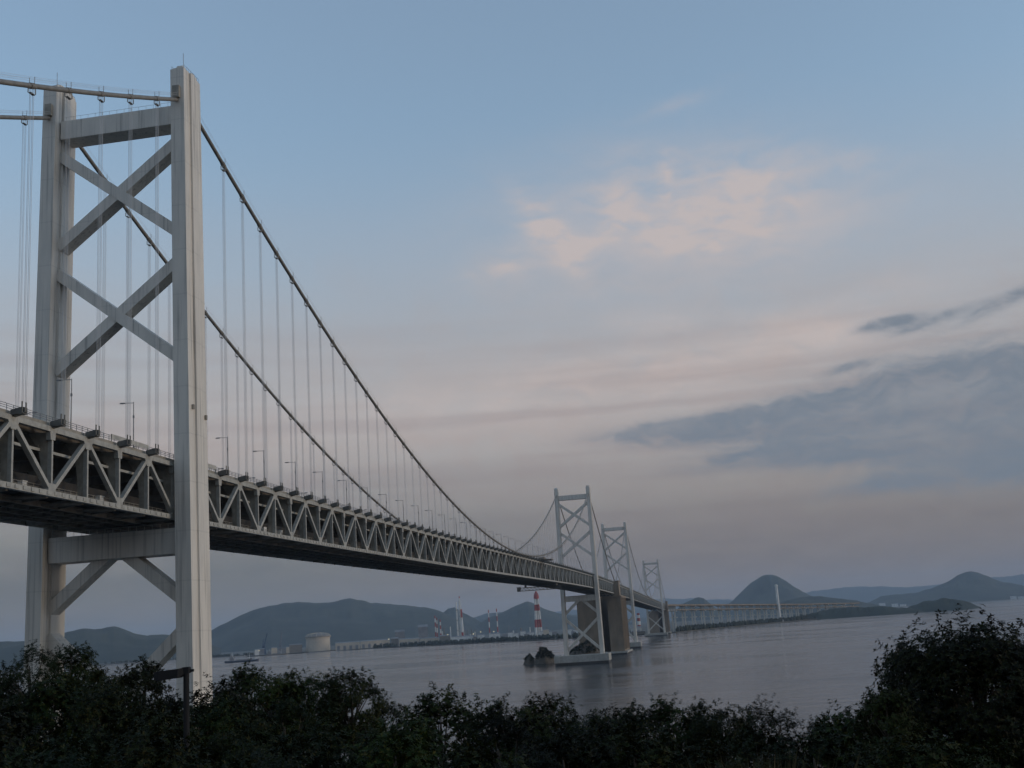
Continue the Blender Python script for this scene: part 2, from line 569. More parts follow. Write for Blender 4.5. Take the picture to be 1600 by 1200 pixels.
def fbm(x, y, z=0.0, oct=5):
    return mnoise.fractal(Vector((x, y, z)), 1.0, 2.0, oct)


def hill(name, pts, D, depth, seed=0, rough=0.05, nl=260, nd=30, label=None):
    """wooded hill as a height field: crest line surveyed by bearing and elevation, at its own distance, with real depth"""
    pts = sorted(pts)
    px = np.linspace(pts[0][0], pts[-1][0], nl)
    py = np.interp(px, [p[0] for p in pts], [p[1] for p in pts])
    k = np.array([0.25, 0.5, 0.25])
    py = np.concatenate([[py[0]], np.convolve(py, k, 'valid'), [py[-1]]])
    vs, fs = [], []
    for i in range(nl):
        x, y, z = P(px[i], py[i], D)
        u = np.array([x - CAM[0], y - CAM[1]])
        u = u / np.linalg.norm(u)
        edge = min(1.0, 4.0 * min(i, nl - 1 - i) / nl)
        z = max(z, 0.0)
        for j in range(nd):
            t = -1 + 2 * j / (nd - 1)
            dd = t * depth * (0.45 + 0.55 * edge)
            # spurs: the crest wanders a little in depth
            sh = (1 - abs(t)) ** 0.95 if abs(t) > 0 else 1.0
            spur = fbm(x / (0.22 * depth) + seed, (dd) / (0.5 * depth), seed, 4)
            hgt = z * min(1.0, sh * (1.0 + 0.38 * spur * min(1, 3 * abs(t)) * (1 - abs(t)))) * (1.0 if abs(t) < 0.999 else 0)
            hgt += (rough * 60 * fbm(x / 60.0 + seed, (dd + 7000) / 60.0, 3.3 + seed, 3) + (D / 1500.0) * fbm(x / 140.0 + seed, (dd + 7000) / 140.0, 5.3 + seed, 4)) * (1 - abs(t))
            vs.append((x + u[0] * dd, y + u[1] * dd, hgt - 4.0 * abs(t)))
    for i in range(nl - 1):
        for j in range(nd - 1):
            a = i * nd + j
            fs.append((a, a + nd, a + nd + 1, a + 1))
    b = MB()
    b.add(vs, fs)
    return structure(b.build(name, M['wood_hill'], smooth=True))


hill('hill', [(310, 996), (330, 985), (345, 976), (380, 956), (420, 944), (450, 941), (500, 940), (530, 937), (548, 934), (565, 937), (580, 941), (620, 943), (650, 945),
              (670, 949), (690, 955), (705, 963), (730, 974), (760, 985)], 11000, 2200, 1)
hill('hill', [(655, 985), (680, 966), (700, 951), (710, 947), (720, 953), (735, 962), (750, 970), (775, 982)], 12500, 1300, 2)
hill('hill', [(690, 975), (730, 968), (760, 958), (790, 955), (830, 957), (900, 960), (960, 968), (1010, 965)], 17000, 2000, 3)
hill('hill', [(740, 980), (760, 966), (790, 953), (815, 942), (824, 938), (835, 941), (850, 950), (870, 957), (900, 963), (950, 968), (1000, 975)], 11500, 1500, 4)
hill('hill', [(-60, 1012), (0, 1001), (30, 1000), (70, 999), (100, 989), (130, 981), (150, 981), (165, 978), (178, 976), (190, 980), (210, 988), (230, 992), (250, 990), (275, 991),
              (300, 997), (325, 1004), (345, 1012)], 7600, 1100, 5)
hill('hill', [(1050, 962), (1062, 946), (1070, 940), (1085, 934), (1092, 933), (1100, 935), (1113, 945), (1130, 958)], 11000, 700, 6)
hill('hill', [(1110, 962), (1130, 946), (1145, 938), (1160, 922), (1175, 908), (1190, 900), (1198, 898), (1206, 897), (1215, 898), (1225, 903), (1240, 914), (1255, 924), (1265, 930), (1290, 938), (1320, 948), (1350, 956)], 13000, 1300, 7)
hill('hill', [(1165, 958), (1200, 946), (1230, 937), (1262, 932), (1280, 930), (1300, 933), (1340, 939), (1370, 945), (1400, 953)], 9000, 800, 8)
hill('hill', [(1330, 952), (1360, 940), (1375, 932), (1400, 928), (1430, 926), (1455, 919), (1475, 909), (1495, 897), (1507, 893), (1518, 892), (1535, 897), (1550, 903), (1570, 909), (1600, 915),
              (1650, 921), (1720, 930)], 14000, 1500, 9)
hill('far_hills', [(930, 955), (990, 938), (1040, 934), (1100, 935), (1180, 938), (1240, 928), (1290, 920), (1350, 915), (1420, 917), (1470, 912), (1540, 903), (1600, 896), (1700, 891), (1800, 890)], 28000, 2000, 10, rough=0.1)
hill('far_hills', [(250, 1000), (330, 990), (480, 975), (600, 978), (700, 972), (800, 962), (900, 952), (1000, 962)], 28000, 1800, 11, rough=0.1)
# low wooded islands in front of the far coast
hill('wooded_island', [(1150, 974), (1200, 968), (1230, 964), (1250, 959), (1280, 954), (1310, 950), (1330, 947), (1355, 946), (1385, 946), (1410, 948), (1428, 951), (1445, 957)], 4650, 110, 12, rough=0.10, nd=14)
hill('wooded_island', [(1400, 958), (1420, 949), (1440, 940), (1460, 935), (1480, 934), (1500, 936), (1518, 941), (1530, 947), (1538, 953)], 4900, 150, 13, rough=0.10, nd=14)


# near hillside: falls from the viewpoint to the sea
def ground_z(x, y):
    f = (x - CAM[0]) * _f[0] / math.cos(PITCH) + (y - CAM[1]) * _f[1] / math.cos(PITCH)
    z = 40.25 if f < 3 else 40.25 - 0.255 * (f - 3) - 0.0004 * max(0, f - 20) ** 2
    return max(z, -5.0) + 0.5 * fbm(x / 9.0, y / 9.0, 0.0, 4)


gb = MB()
NX, NY = 150, 130
for i in range(NX):
    for j in range(NY):
        x = CAM[0] - 160 + 320.0 * i / (NX - 1)
        y = CAM[1] - 90 + 270.0 * j / (NY - 1)
        gb.v.append((x, y, ground_z(x, y)))
gb.f = [(i * NY + j, (i + 1) * NY + j, (i + 1) * NY + j + 1, i * NY + j + 1) for i in range(NX - 1) for j in range(NY - 1)]
structure(gb.build('hillside', M['soil'], smooth=True))
# ------------------------------------------------------------------ the two suspension bridges
_ty = [-400, -280, -70, 0, 100, 258, 425, 590, 800, 990, 1264, 1542, 2150, 2632, 2930, 3100]
_tz = [74.5, 74.2, 72.9, 72.5, 72.6, 73.4, 74.5, 76.0, 77.8, 78.6, 77.6, 75.2, 69.2, 65.3, 63.6, 62.8]
_gy = np.arange(-400, 3101, 5.0)
_gz = np.interp(_gy, _ty, _tz)
_kk = np.exp(-0.5 * (np.arange(-14, 15) / 6.0) ** 2)
_kk /= _kk.sum()
_gz = np.convolve(np.pad(_gz, 14, mode='edge'), _kk, 'valid')


def zb(y):
    return float(np.interp(y, _gy, _gz))


def along(y0, y1, x, dz, step=13.0):
    n = max(2, int(round((y1 - y0) / step)) + 1)
    return [(x, y, zb(y) + dz) for y in np.linspace(y0, y1, n)]


WT, WB = 17.5, 19.3
PAN = 12.97
NODE0 = 23.3


def leg_x(z, H):
    return WB + (WT - WB) * z / H


def leg_mesh(s, y0, H, zbase):
    mb = MB()
    loops = []
    for z in (zbase, zbase + 6, 60, 120, H):
        k = 1.10 - 0.10 * (z / H)
        W, L, st, c = 2.3 * k, 4.8 * k, 0.5, 1.6 * k
        cx = s * leg_x(z, H)
        pts = [(-(W - st), -L), (W - st, -L), (W - st, -c), (W, -c), (W, c), (W - st, c), (W - st, L), (-(W - st), L), (-(W - st), c), (-W, c), (-W, -c), (-(W - st), -c)]
        loops.append([(cx + x, y0 + y, z) for x, y in pts])
    mb.loft(loops)
    return mb


def make_tower(bridge, y0, H, detail, base=8.0, dz=0.0):
    """dz lifts the braces: elevations were read off the nearest tower"""
    t = child_empty('tower', bridge, (0, y0, base))
    for s in (1, -1):
        lg = leg_mesh(s, y0, H, base).build('leg', M['tower'], t)
        cx = s * WT
        cap = MB()
        if s == 1:
            cap.box(cx - 1.5, cx + 1.5, y0 - 4.2, y0 + 4.2, H, H + 0.55)
            cap.box(cx - 1.1, cx + 0.5, y0 - 2.6, y0 - 0.8, H + 0.55, H + 1.9)
            cap.box(cx + 0.3, cx + 1.3, y0 + 1.2, y0 + 2.6, H + 0.55, H + 1.5)
        else:
            prof = [(-4.5, H), (4.5, H), (4.5, H + 0.6), (2.6, H + 1.5), (0, H + 1.9), (-2.6, H + 1.5), (-4.5, H + 0.6)]
            cap.prism_x([(y0 + a, b) for a, b in prof], cx - 1.7, cx + 1.7)
        cap.build('cap', M['tower'], lg)
        if detail:
            an = MB()
            an.tube([(cx + 1.2, y0 - 3.6, H), (cx + 1.2, y0 - 3.6, H + 4.6)], 0.07, 6)
            an.tube([(cx - 1.2, y0 + 3.4, H), (cx - 1.2, y0 + 3.4, H + 2.4)], 0.06, 6)
            for a in np.linspace(-4.2, 4.2, 8):
                for xx in (-1.7, 1.7):
                    an.tube([(cx + xx, y0 + a, H), (cx + xx, y0 + a, H + 1.1)], 0.04, 5)
            for xx in (-1.7, 1.7):
                an.tube([(cx + xx, y0 - 4.2, H + 1.1), (cx + xx, y0 + 4.2, H + 1.1)], 0.04, 5)
            an.build('antenna_mast', M['lamp'], lg)
            sd_ = MB()
            sd_.box(cx - 0.9, cx + 0.9, y0 - 5.7, y0 - 4.6, 178.2 + dz, 181.4 + dz)
            sd_.build('cable_collar', M['frame'], lg)
            for yy, zz in ((-3.2, 98.0), (3.9, 96.6)):
                fl = MB()
                fl.box(cx + s * 2.2, cx + s * 3.3, y0 + yy - 0.35, y0 + yy + 0.35, zz, zz + 1.1)
                fl.tube([(cx + s * 1.8, y0 + yy, zz + 0.3), (cx + s * 2.8, y0 + yy, zz + 0.3)], 0.12, 6)
                fl.build('floodlight', M['frame'], lg)

    def inner(z):
        return leg_x(z, H) - 2.2

    def cross(z0, z1, dy, name):
        b = MB()
        xa, xb = inner(z0), inner(z1)
        b.loft([[(-xa, y0 - dy, z0), (xa, y0 - dy, z0), (xa, y0 + dy, z0), (-xa, y0 + dy, z0)], [(-xb, y0 - dy, z1), (xb, y0 - dy, z1), (xb, y0 + dy, z1), (-xb, y0 + dy, z1)]])
        if detail:
            for a in np.linspace(-14, 14, 15):
                b.tube([(a, y0 - dy + 0.25, z1), (a, y0 - dy + 0.25, z1 + 1.1)], 0.04, 5)
            b.tube([(-15, y0 - dy + 0.25, z1 + 1.1), (15, y0 - dy + 0.25, z1 + 1.1)], 0.04, 5)
        b.build(name, M['tower'], t)
    cross(172.4 + dz, 177.4 + dz, 2.9, 'crossbeam')
    cross(64.0 + min(dz, 1.5), 70.0 + min(dz, 1.5), 3.3, 'crossbeam')

    def brace(xa, za, xb, zb_, w=2.7, d=4.2, shift=0.0):
        b = MB()
        b.beam((xa, y0 + shift, za), (xb, y0 + shift, zb_), d, w, side=(0, 1, 0))
        # gusset plates where it lands
        b.build('brace', M['tower'], t)
    for zt, zl in ((168.3, 143.6), (136.6, 111.0)):
        zt += dz
        zl += dz
        brace(-inner(zt) - 0.6, zt, inner(zl) + 0.6, zl, d=4.3, shift=-0.06)
        brace(inner(zt) + 0.6, zt, -inner(zl) - 0.6, zl, d=4.0)
    zc, zl = 65.5 + min(dz, 1.5), 53.0
    for s in (1, -1):
        brace(s * 1.6, zc, s * (inner(zl) + 0.6), zl, d=3.9)
    zt, zl = 46.8, 14.5
    brace(-inner(zt) - 0.6, zt, inner(zl) + 0.8, zl, d=4.3, shift=-0.06)
    brace(inner(zt) + 0.6, zt, -inner(zl) - 0.8, zl, d=4.0)
    return t


def make_pier(bridge, y0, x0, x1, yd, top):
    b = MB()
    b.box(x0 + 1, x1 - 3, y0 - yd, y0 + yd, 2.4, top)
    b.box(x1 - 6, x1, y0 - yd - 1.5, y0 + yd + 1.5, 2.4, top + 0.4)
    b.box(x0, x0 + 5, y0 - yd - 1.5, y0 + yd + 1.5, 2.4, top + 0.4)
    p = b.build('pier', M['pier'], bridge)
    w = MB()
    w.box(x0 + 0.5, x1 - 0.5, y0 - yd - 0.9, y0 + yd + 0.9, -3, 2.4)
    w.build('tidal_band', M['tide'], p)


def cable_z(y, ya, za, yb_, zb_, sag):
    t = (y - ya) / (yb_ - ya)
    return za + (zb_ - za) * t - 4 * sag * t * (1 - t)


def cable_fn(spans):
    def fn(y):
        for (ya, za, yb_, zb2, sag) in spans:
            if ya - 1e-6 <= y <= yb_ + 1e-6:
                return cable_z(y, ya, za, yb_, zb2, sag)
        return None
    return fn


def post_mesh(h):
    b = MB()
    b.box(-0.42, 0.42, -0.27, 0.27, 0.0, h)
    return b


def frame_mb(s):
    """half of a cross-frame in its own local space: y = 0, z = 0 at the bottom chord"""
    b = MB()
    poly = [(14.5 * s, 0.36), (14.5 * s, 12.0), (10.4 * s, 12.0), (11.6 * s, 10.2), (12.6 * s, 8.4), (13.0 * s, 6.4), (13.2 * s, 4.5), (13.2 * s, 0.36)]
    if s < 0:
        poly = poly[::-1]
    b.prism_y(poly, -0.2, 0.2)
    return b


def girder_mb():
    b = MB()
    b.box(-12.6, 12.6, -0.17, 0.17, 9.6, 12.1)
    b.box(-12.6, 12.6, -0.45, 0.45, 9.3, 9.6)
    return b


def floor_mb():
    b = MB()
    b.box(-14.4, 14.4, -0.35, 0.35, -0.75, 0.35)
    return b


def anchor_mb(s):
    b = MB()
    poly = [(14.95 * s, 12.6), (16.3 * s, 12.8), (17.9 * s, 13.3), (17.95 * s, 14.2), (17.3 * s, 14.4), (15.0 * s, 14.0)]
    if s < 0:
        poly = poly[::-1]
    b.prism_y(poly, -0.38, 0.38)
    b.box(min(14.95 * s, 17.8 * s), max(14.95 * s, 17.8 * s), -0.75, 0.75, 13.0, 13.2)
    for yy in (-0.62, 0.62):
        b.tube([(17.5 * s, yy, 13.0), (17.5 * s, yy, 15.3)], 0.16, 6)
    return b


def web(mb, x, ya, yb_):
    """posts and diagonals of one truss plane as plain bars"""
    k0 = int(math.ceil((ya - NODE0) / PAN))
    k1 = int(math.floor((yb_ - NODE0) / PAN))
    for k in range(k0, k1 + 1):
        y = NODE0 + k * PAN
        mb.box(x - 0.42, x + 0.42, y - 0.27, y + 0.27, zb(y) + 0.5, zb(y) + 12.0)
        if k < k1:
            y2 = y + PAN
            a = (x, y, zb(y) + (0.3 if k % 2 == 0 else 12.2))
            c = (x, y2, zb(y2) + (12.2 if k % 2 == 0 else 0.3))
            mb.beam(a, c, 1.0, 0.78)


def hanger_mb(mb, x, y, z0, z1):
    for dx in (-0.13, 0.13):
        for dy in (-0.5, 0.5):
            mb.tube([(x + dx, y + dy, z0), (x + dx, y + dy, z1)], 0.038, 5, cap=False)


def node_range(ya, yb_):
    k0 = int(math.ceil((ya - NODE0) / PAN))
    k1 = int(math.floor((yb_ - NODE0) / PAN))
    return [(k, NODE0 + k * PAN) for k in range(k0, k1 + 1)]


def deck_parts(bridge, ya, yb_, detail):
    d = MB()
    d.strip(along(ya, yb_, 0, 13.75), 28.4, 0.35)
    deck = d.build('road_deck', M['asphalt'], bridge)
    st = MB()
    for x in (-11, -7.5, -4, -1.2, 1.2, 4, 7.5, 11):
        st.strip(along(ya, yb_, x, 12.85), 0.5, 1.4)
    st.build('stringers', M['dark'], deck)  # darker colour stands in for shade below the road deck
    e = MB()
    for s in (1, -1):
        e.strip(along(ya, yb_, s * 14.2, 13.72), 0.4, 0.6)
    e.build('deck_edge', M['frame'], deck)
    r = MB()
    for s in (1, -1):
        for h in (14.4, 14.8, 15.2):
            r.strip(along(ya, yb_, s * 14.55, h), 0.08, 0.09)
        if detail:
            for y in np.arange(ya, min(yb_, 620), 2.16):
                r.box(s * 14.55 - 0.05, s * 14.55 + 0.05, y - 0.05, y + 0.05, zb(y) + 14.0, zb(y) + 15.2)
    r.build('railing', M['lamp'], deck)
    q = MB()
    q.strip(along(ya, yb_, 0, 0.75), 20.4, 0.7)
    for s in (1, -1):
        q.strip(along(ya, yb_, s * 10.1, 2.6), 0.25, 3.2)  # solid side walls, added to darken the truss interior
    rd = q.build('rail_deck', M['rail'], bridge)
    wk = MB()
    for s in (1, -1):
        wk.strip(along(ya, yb_, s * 12.3, 0.62), 2.6, 0.16)
        for h in (1.25, 1.75):
            wk.strip(along(ya, yb_, s * 13.5, h), 0.06, 0.07)
        if detail:
            for y in np.arange(ya, min(yb_, 420), 2.16):
                wk.box(s * 13.5 - 0.04, s * 13.5 + 0.04, y - 0.04, y + 0.04, zb(y) + 0.7, zb(y) + 1.75)
    wk.build('walkway', M['frame'], rd)
    sb = MB()
    for s in (1, -1):
        sb.strip(along(ya, yb_, s * 12.75, 8.7), 0.4, 0.55)
    sb.build('service_beam', M['steel'], bridge)
    lt = MB()
    for k, y in node_range(ya, yb_ - PAN):
        y2 = y + PAN
        lt.beam((-14.4, y, zb(y) - 0.55), (14.4, y2, zb(y2) - 0.55), 0.45, 0.4, side=(0, 0, 1))
        lt.beam((14.4, y, zb(y) - 0.58), (-14.4, y2, zb(y2) - 0.58), 0.45, 0.4, side=(0, 0, 1))
    for x in (-7, -2.5, 2.5, 7):
        lt.strip(along(ya, yb_, x, -0.35), 0.5, 1.3)
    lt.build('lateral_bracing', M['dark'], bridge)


# ---- nearer bridge
ya_, yend = -107.0, 1249.0
B1 = thing('suspension_bridge', 'nearer pale grey suspension bridge whose tall left tower stands closest to the viewer', 'bridge', (0, 0, 0), 'suspension bridges')
make_tower(B1, 0.0, 186.4, True)
make_tower(B1, 990.0, 187.6, False, dz=2.6)
make_pier(B1, 0.0, -29, 29, 14, 8.2)
make_pier(B1, 990.0, -31, 27, 13, 9.3)
y0_ = -280.0                                                 # the decks run on past the frame; single members only where the photo shows them
deck_parts(B1, y0_, yend, True)
SP1 = cable_fn([(-274, 83.6, 0, 180.0, 6.9), (0, 180.0, 990, 182.0, 91.5), (990, 182.0, 1252, 93.0, 6.0)])

TW = child_empty('stiffening_truss', B1, (15, 0, 72))
TE = child_empty('stiffening_truss', B1, (-15, 0, 72))
for T, x in ((TW, 15.0), (TE, -15.0)):
    c = MB()
    c.strip(along(y0_, yend, x, 12.5), 0.95, 1.05)
    for k, y in node_range(ya_, 700):
        g_ = 1.7 if k % 2 else 0.95
        c.prism_x([(y - g_, zb(y) + 11.98), (y - 0.8, zb(y) + 10.4), (y + 0.8, zb(y) + 10.4), (y + g_, zb(y) + 11.98)], x - 0.51, x + 0.51)
    c.build('top_chord', M['steel'], T)
    c = MB()
    c.strip(along(y0_, yend, x, 0.0), 0.95, 1.1)
    for y in np.arange(ya_ + 2, 330, 2.594):
        c.box(x - 0.62, x + 0.62, y - 0.55, y + 0.55, zb(y) - 0.30, zb(y) + 0.40)
    for k, y in node_range(ya_, 700):
        if k % 2 == 0:                                       # gusset where the diagonals meet the bottom chord
            c.prism_x([(y - 1.5, zb(y) - 0.56), (y + 1.5, zb(y) - 0.56), (y + 1.0, zb(y) + 1.9), (y - 1.0, zb(y) + 1.9)], x - 0.51, x + 0.51)
    c.build('bottom_chord', M['steel'], T)
pm = None
dm = {}
for k, y in node_range(ya_, 985):
    if pm is None:
        pm = post_mesh(11.5).mesh('post', M['steel'])
    o = bpy.data.objects.new('post', pm)
    col.objects.link(o)
    o.parent = TW
    o.location = Vector((15, y, zb(y) + 0.5)) - parent_world(TW)
    y2 = y + PAN
    up = k % 2 == 0
    if up not in dm:
        b = MB()
        b.beam((0, 0, 0), (0, PAN, 11.9 if up else -11.9), 1.0, 0.78)
        dm[up] = b.mesh('diagonal', M['steel'])
    o = bpy.data.objects.new('diagonal', dm[up])
    col.objects.link(o)
    o.parent = TW
    o.location = Vector((15, y, zb(y) + (0.3 if up else 12.2))) - parent_world(TW)
w = MB()
web(w, 15.0, 985, yend)
web(w, 15.0, y0_, ya_ + 8)
o = w.build('truss_web', M['steel'], TW)
o['kind'] = 'stuff'
w = MB()
web(w, -15.0, y0_, yend)
o = w.build('truss_web', M['steel'], TE)
o['kind'] = 'stuff'

protos = {'cross_frame': (frame_mb(1), 'frame'), 'floor_girder': (girder_mb(), 'dark'), 'floor_beam': (floor_mb(), 'dark'), 'hanger_anchor': (anchor_mb(1), 'anchor')}  # floor girders get a darker colour for the shade under the deck
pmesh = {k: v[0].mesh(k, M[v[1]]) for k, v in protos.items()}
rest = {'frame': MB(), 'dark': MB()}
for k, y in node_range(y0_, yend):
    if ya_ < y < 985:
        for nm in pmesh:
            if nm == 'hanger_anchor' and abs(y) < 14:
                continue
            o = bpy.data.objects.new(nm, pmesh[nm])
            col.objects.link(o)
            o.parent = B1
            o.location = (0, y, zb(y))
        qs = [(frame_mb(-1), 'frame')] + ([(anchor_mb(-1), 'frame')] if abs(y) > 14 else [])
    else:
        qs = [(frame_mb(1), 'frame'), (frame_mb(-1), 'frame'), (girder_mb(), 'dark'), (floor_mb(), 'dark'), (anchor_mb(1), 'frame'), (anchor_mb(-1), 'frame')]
    for q, mt in qs:
        q.v = [(x, yy + y, z + zb(y)) for x, yy, z in q.v]
        rest[mt].add(q.v, q.f)
rest['frame'].build('east_frame', M['frame'], B1)['kind'] = 'stuff'
rest['dark'].build('distant_girder', M['dark'], B1)['kind'] = 'stuff'

# cables, bands, hangers
hs = []
for s in (1, -1):
    c = MB()
    for (a, b_) in ((-274, 0), (0, 990), (990, 1252)):
        pts = []
        for y in np.linspace(a, b_, 90 if b_ == 990 else 30):
            x = s * 17.5
            pts.append((x, y, SP1(y)))
        c.tube(pts, 0.52, 10)
    cab = c.build('main_cable', M['cable'], B1, smooth=True)
    hr = MB()
    for (a, b_) in ((-274, -4), (5, 985)):
        for dx in (-0.55, 0.55):
            for dz_ in (1.25, 1.75):
                hr.tube([(s * 17.5 + dx, y, SP1(y) + dz_) for y in np.linspace(a, b_, 70)], 0.022, 4, cap=False)
    hr.build('hand_rope', M['rope'], cab)
    nb = 0
    for k, y in node_range(-270, 985):
        if abs(y) < 14:
            continue
        z = SP1(y)
        lo = zb(y) + 15.2
        if z - lo > 0.8:
            hs.append((s, y, lo, z))
        if nb < 100 and y > -150:
            nb += 1
            sl = (SP1(min(y + 0.5, 989)) - SP1(y - 0.5))
            u = Vector((0, 1, sl)).normalized()
            b = MB()
            p0 = Vector((0, 0, 0))
            b.tube([p0 - u * 0.8, p0 + u * 0.8], 0.62, 10)
            for dx in (-0.55, 0.55):
                b.tube([(dx, 0, 0.3), (dx, 0, 1.85)], 0.06, 5)
            b.tube([(-0.4, -0.62, -0.5), (-0.4, -0.62, -1.6)], 0.11, 5)
            b.tube([(0.4, 0.62, -0.5), (0.4, 0.62, -1.6)], 0.11, 5)
            b.box(-0.3, 0.3, -0.7, 0.7, -1.75, -1.6)
            b.v = [(x + s * 17.5, yy + y, zz + z) for x, yy, zz in b.v]
            b.build('cable_band', M['cable'], cab)
hs.sort(key=lambda h: (h[1] < -70, (h[0] * 17.5 - CAM[0]) ** 2 + (h[1] - CAM[1]) ** 2))
rest = MB()
for i, (s, y, lo, z) in enumerate(hs):
    if i < 100:
        b = MB()
        hanger_mb(b, s * 17.5, y, lo, z)
        b.build('hanger', M['rope'], B1)
    else:
        hanger_mb(rest, s * 17.5, y, lo, z)
o = rest.build('distant_hangers', M['rope'], B1)
o['kind'] = 'stuff'

# raised barrier panels by the tower
for (a, b_) in ((-31, -14.5), (11.5, 22.5)):
    b = MB()
    b.strip(along(a, b_, 14.75, 15.0, 4), 0.14, 0.95)
    for y in np.linspace(a + 0.1, b_ - 0.1, 4):
        b.box(14.65, 14.85, y - 0.1, y + 0.1, zb(y) + 13.9, zb(y) + 15.4)
    b.build('barrier_panel', M['deckedge'], B1)

# ---- farther bridge
B2 = thing('suspension_bridge', 'farther suspension bridge with two fading towers beyond the brown concrete anchorage', 'bridge', (0, 1542, 0), 'suspension bridges')
make_tower(B2, 1542.0, 191.0, False, base=8.0, dz=8.0)
make_tower(B2, 2632.0, 184.5, False, base=6.0, dz=1.0)
make_pier(B2, 1542.0, -30, 27, 12, 8.6)
make_pier(B2, 2632.0, -30, 26, 12, 6.8)
ya2, yb2 = 1330.0, 2935.0
SP2 = cable_fn([(1268, 93.0, 1542, 186.0, 6.0), (1542, 186.0, 2632, 178.5, 97.0), (2632, 178.5, 2908, 86.0, 6.0)])
deck_parts(B2, ya2, yb2, False)
for x in (15.0, -15.0):
    T = child_empty('stiffening_truss', B2, (x, 1542, 72))
    c = MB()
    c.strip(along(ya2, yb2, x, 12.5), 0.95, 1.05)
    c.build('top_chord', M['steel'], T)
    c = MB()
    c.strip(along(ya2, yb2, x, 0.0), 0.95, 1.1)
    c.build('bottom_chord', M['steel'], T)
    c = MB()
    web(c, x, ya2, yb2)
    c.build('truss_web', M['steel'], T)['kind'] = 'stuff'
rest = MB()
hg = MB()
for k, y in node_range(ya2, yb2):
    for q in (frame_mb(1), frame_mb(-1), girder_mb(), anchor_mb(1), anchor_mb(-1)):
        q.v = [(x, yy + y, z + zb(y)) for x, yy, z in q.v]
        rest.add(q.v, q.f)
    if y < 2900:
        z = SP2(y)
        for s in (1, -1):
            if z - zb(y) - 14.6 > 1:
                hanger_mb(hg, s * 17.5, y, zb(y) + 14.6, z)
rest.build('cross_frames', M['frame'], B2)['kind'] = 'stuff'
hg.build('hangers', M['rope'], B2)['kind'] = 'stuff'
for s in (1, -1):
    c = MB()
    for (a, b_) in ((1268, 1542), (1542, 2632), (2632, 2908)):
        c.tube([(s * 17.5, y, SP2(y)) for y in np.linspace(a, b_, 60)], 0.54, 8)
    c.build('main_cable', M['cable'], B2, smooth=True)


# ---- anchorages
def anchorage(y0, y1, x0, x1, top, shed, label):
    a = thing('bridge_anchorage', label, 'anchorage', ((x0 + x1) / 2, y0, 0), 'concrete anchorages')
    b = MB()
    g0, g1 = -5.0, 5.5
    b.box(x0, g0, y0, y1, 4.0, top)
    b.box(g1, x1, y0, y1, 4.0, top)
    b.box(g0, g1, y0 + 34, y1 - 2, 4.0, top - 0.5)
    for xx in (x0 + 0.0, x1):                                # ribs and a coping on the side faces
        for yy in np.linspace(y0 + 4, y1 - 4, 7):
            b.box(xx - 0.7, xx + 0.7, yy - 0.8, yy + 0.8, 6.0, top - 3.0)
    b.box(x0 - 0.9, g0 - 0.01, y0 - 0.9, y1 + 0.9, top - 2.6, top - 0.9)
    b.box(g1 + 0.01, x1 + 0.9, y0 - 0.9, y1 + 0.9, top - 2.6, top - 0.9)
    b.build('block', M['concrete'], a)
    f = MB()
    f.box(x0 - 3, x1 + 3.5, y0 - 4, y1 + 4, 1.8, 4.0)
    f.build('plinth', M['pier'], a)
    f = MB()
    f.box(x0 - 2.4, x1 + 2.9, y0 - 3.4, y1 + 3.4, -3, 1.8)
    f.build('tidal_band', M['tide'], a)
    for s in (1, -1):
        h = MB()
        h.box(s * 18.6 - 3.4, s * 18.6 + 3.4, y0 + 3, y0 + 26, top, shed)
        h.box(s * 18.6 - 3.9, s * 18.6 + 3.9, y0 + 2.5, y0 + 26.5, shed, shed + 1.0)
        h.build('cable_housing', M['concrete'], a)


anchorage(1250, 1338, -34, 23.5, 74.5, 92.5, 'tall brown concrete anchorage block with a dark vertical recess between the two bridges')
anchorage(2905, 2985, -34, 20, 62.0, 85.0, 'smaller distant concrete anchorage block at the far end of the second bridge')

# ---- road lamps on the deck
ORD = ['first', 'second', 'third', 'fourth', 'fifth', 'sixth', 'seventh', 'eighth', 'ninth', 'tenth', 'eleventh', 'twelfth', 'thirteenth', 'fourteenth', 'fifteenth', 'sixteenth', 'seventeenth',
       'eighteenth', 'nineteenth', 'twentieth', 'twenty-first', 'twenty-second', 'twenty-third', 'twenty-fourth', 'twenty-fifth', 'twenty-sixth', 'twenty-seventh', 'twenty-eighth', 'twenty-ninth', 'thirtieth',
       'thirty-first', 'thirty-second', 'thirty-third', 'thirty-fourth', 'thirty-fifth', 'thirty-sixth', 'thirty-seventh', 'thirty-eighth', 'thirty-ninth', 'fortieth']


def road_lamp(s):
    t = thing('road_lamp', 'x', 'lamp', (0, 0, 0))
    b = MB()
    b.tube([(0, 0, 0), (0, 0, 4), (0, 0, 10.9)], [0.15, 0.13, 0.09], 8)
    b.box(-0.22, 0.22, -0.22, 0.22, 0, 0.5)
    b.box(-0.16, 0.16, -0.13, 0.13, 7.2, 7.8)
    b.build('pole', M['lamp'], t)
    b = MB()
    b.tube([(0, 0, 10.7), (-s * 2.2, 0, 10.85)], 0.07, 6)
    b.build('arm', M['lamp'], t)
    b = MB()
    b.loft([[(-s * 2.1, -0.16, 10.72), (-s * 2.1, 0.16, 10.72), (-s * 2.1, 0.16, 10.92), (-s * 2.1, -0.16, 10.92)],
            [(-s * 3.0, -0.2, 10.7), (-s * 3.0, 0.2, 10.7), (-s * 3.0, 0.2, 10.98), (-s * 3.0, -0.2, 10.98)],
            [(-s * 3.4, -0.1, 10.76), (-s * 3.4, 0.1, 10.76), (-s * 3.4, 0.1, 10.9), (-s * 3.4, -0.1, 10.9)]])
    b.build('lamp_head', M['lamp'], t)
    return t


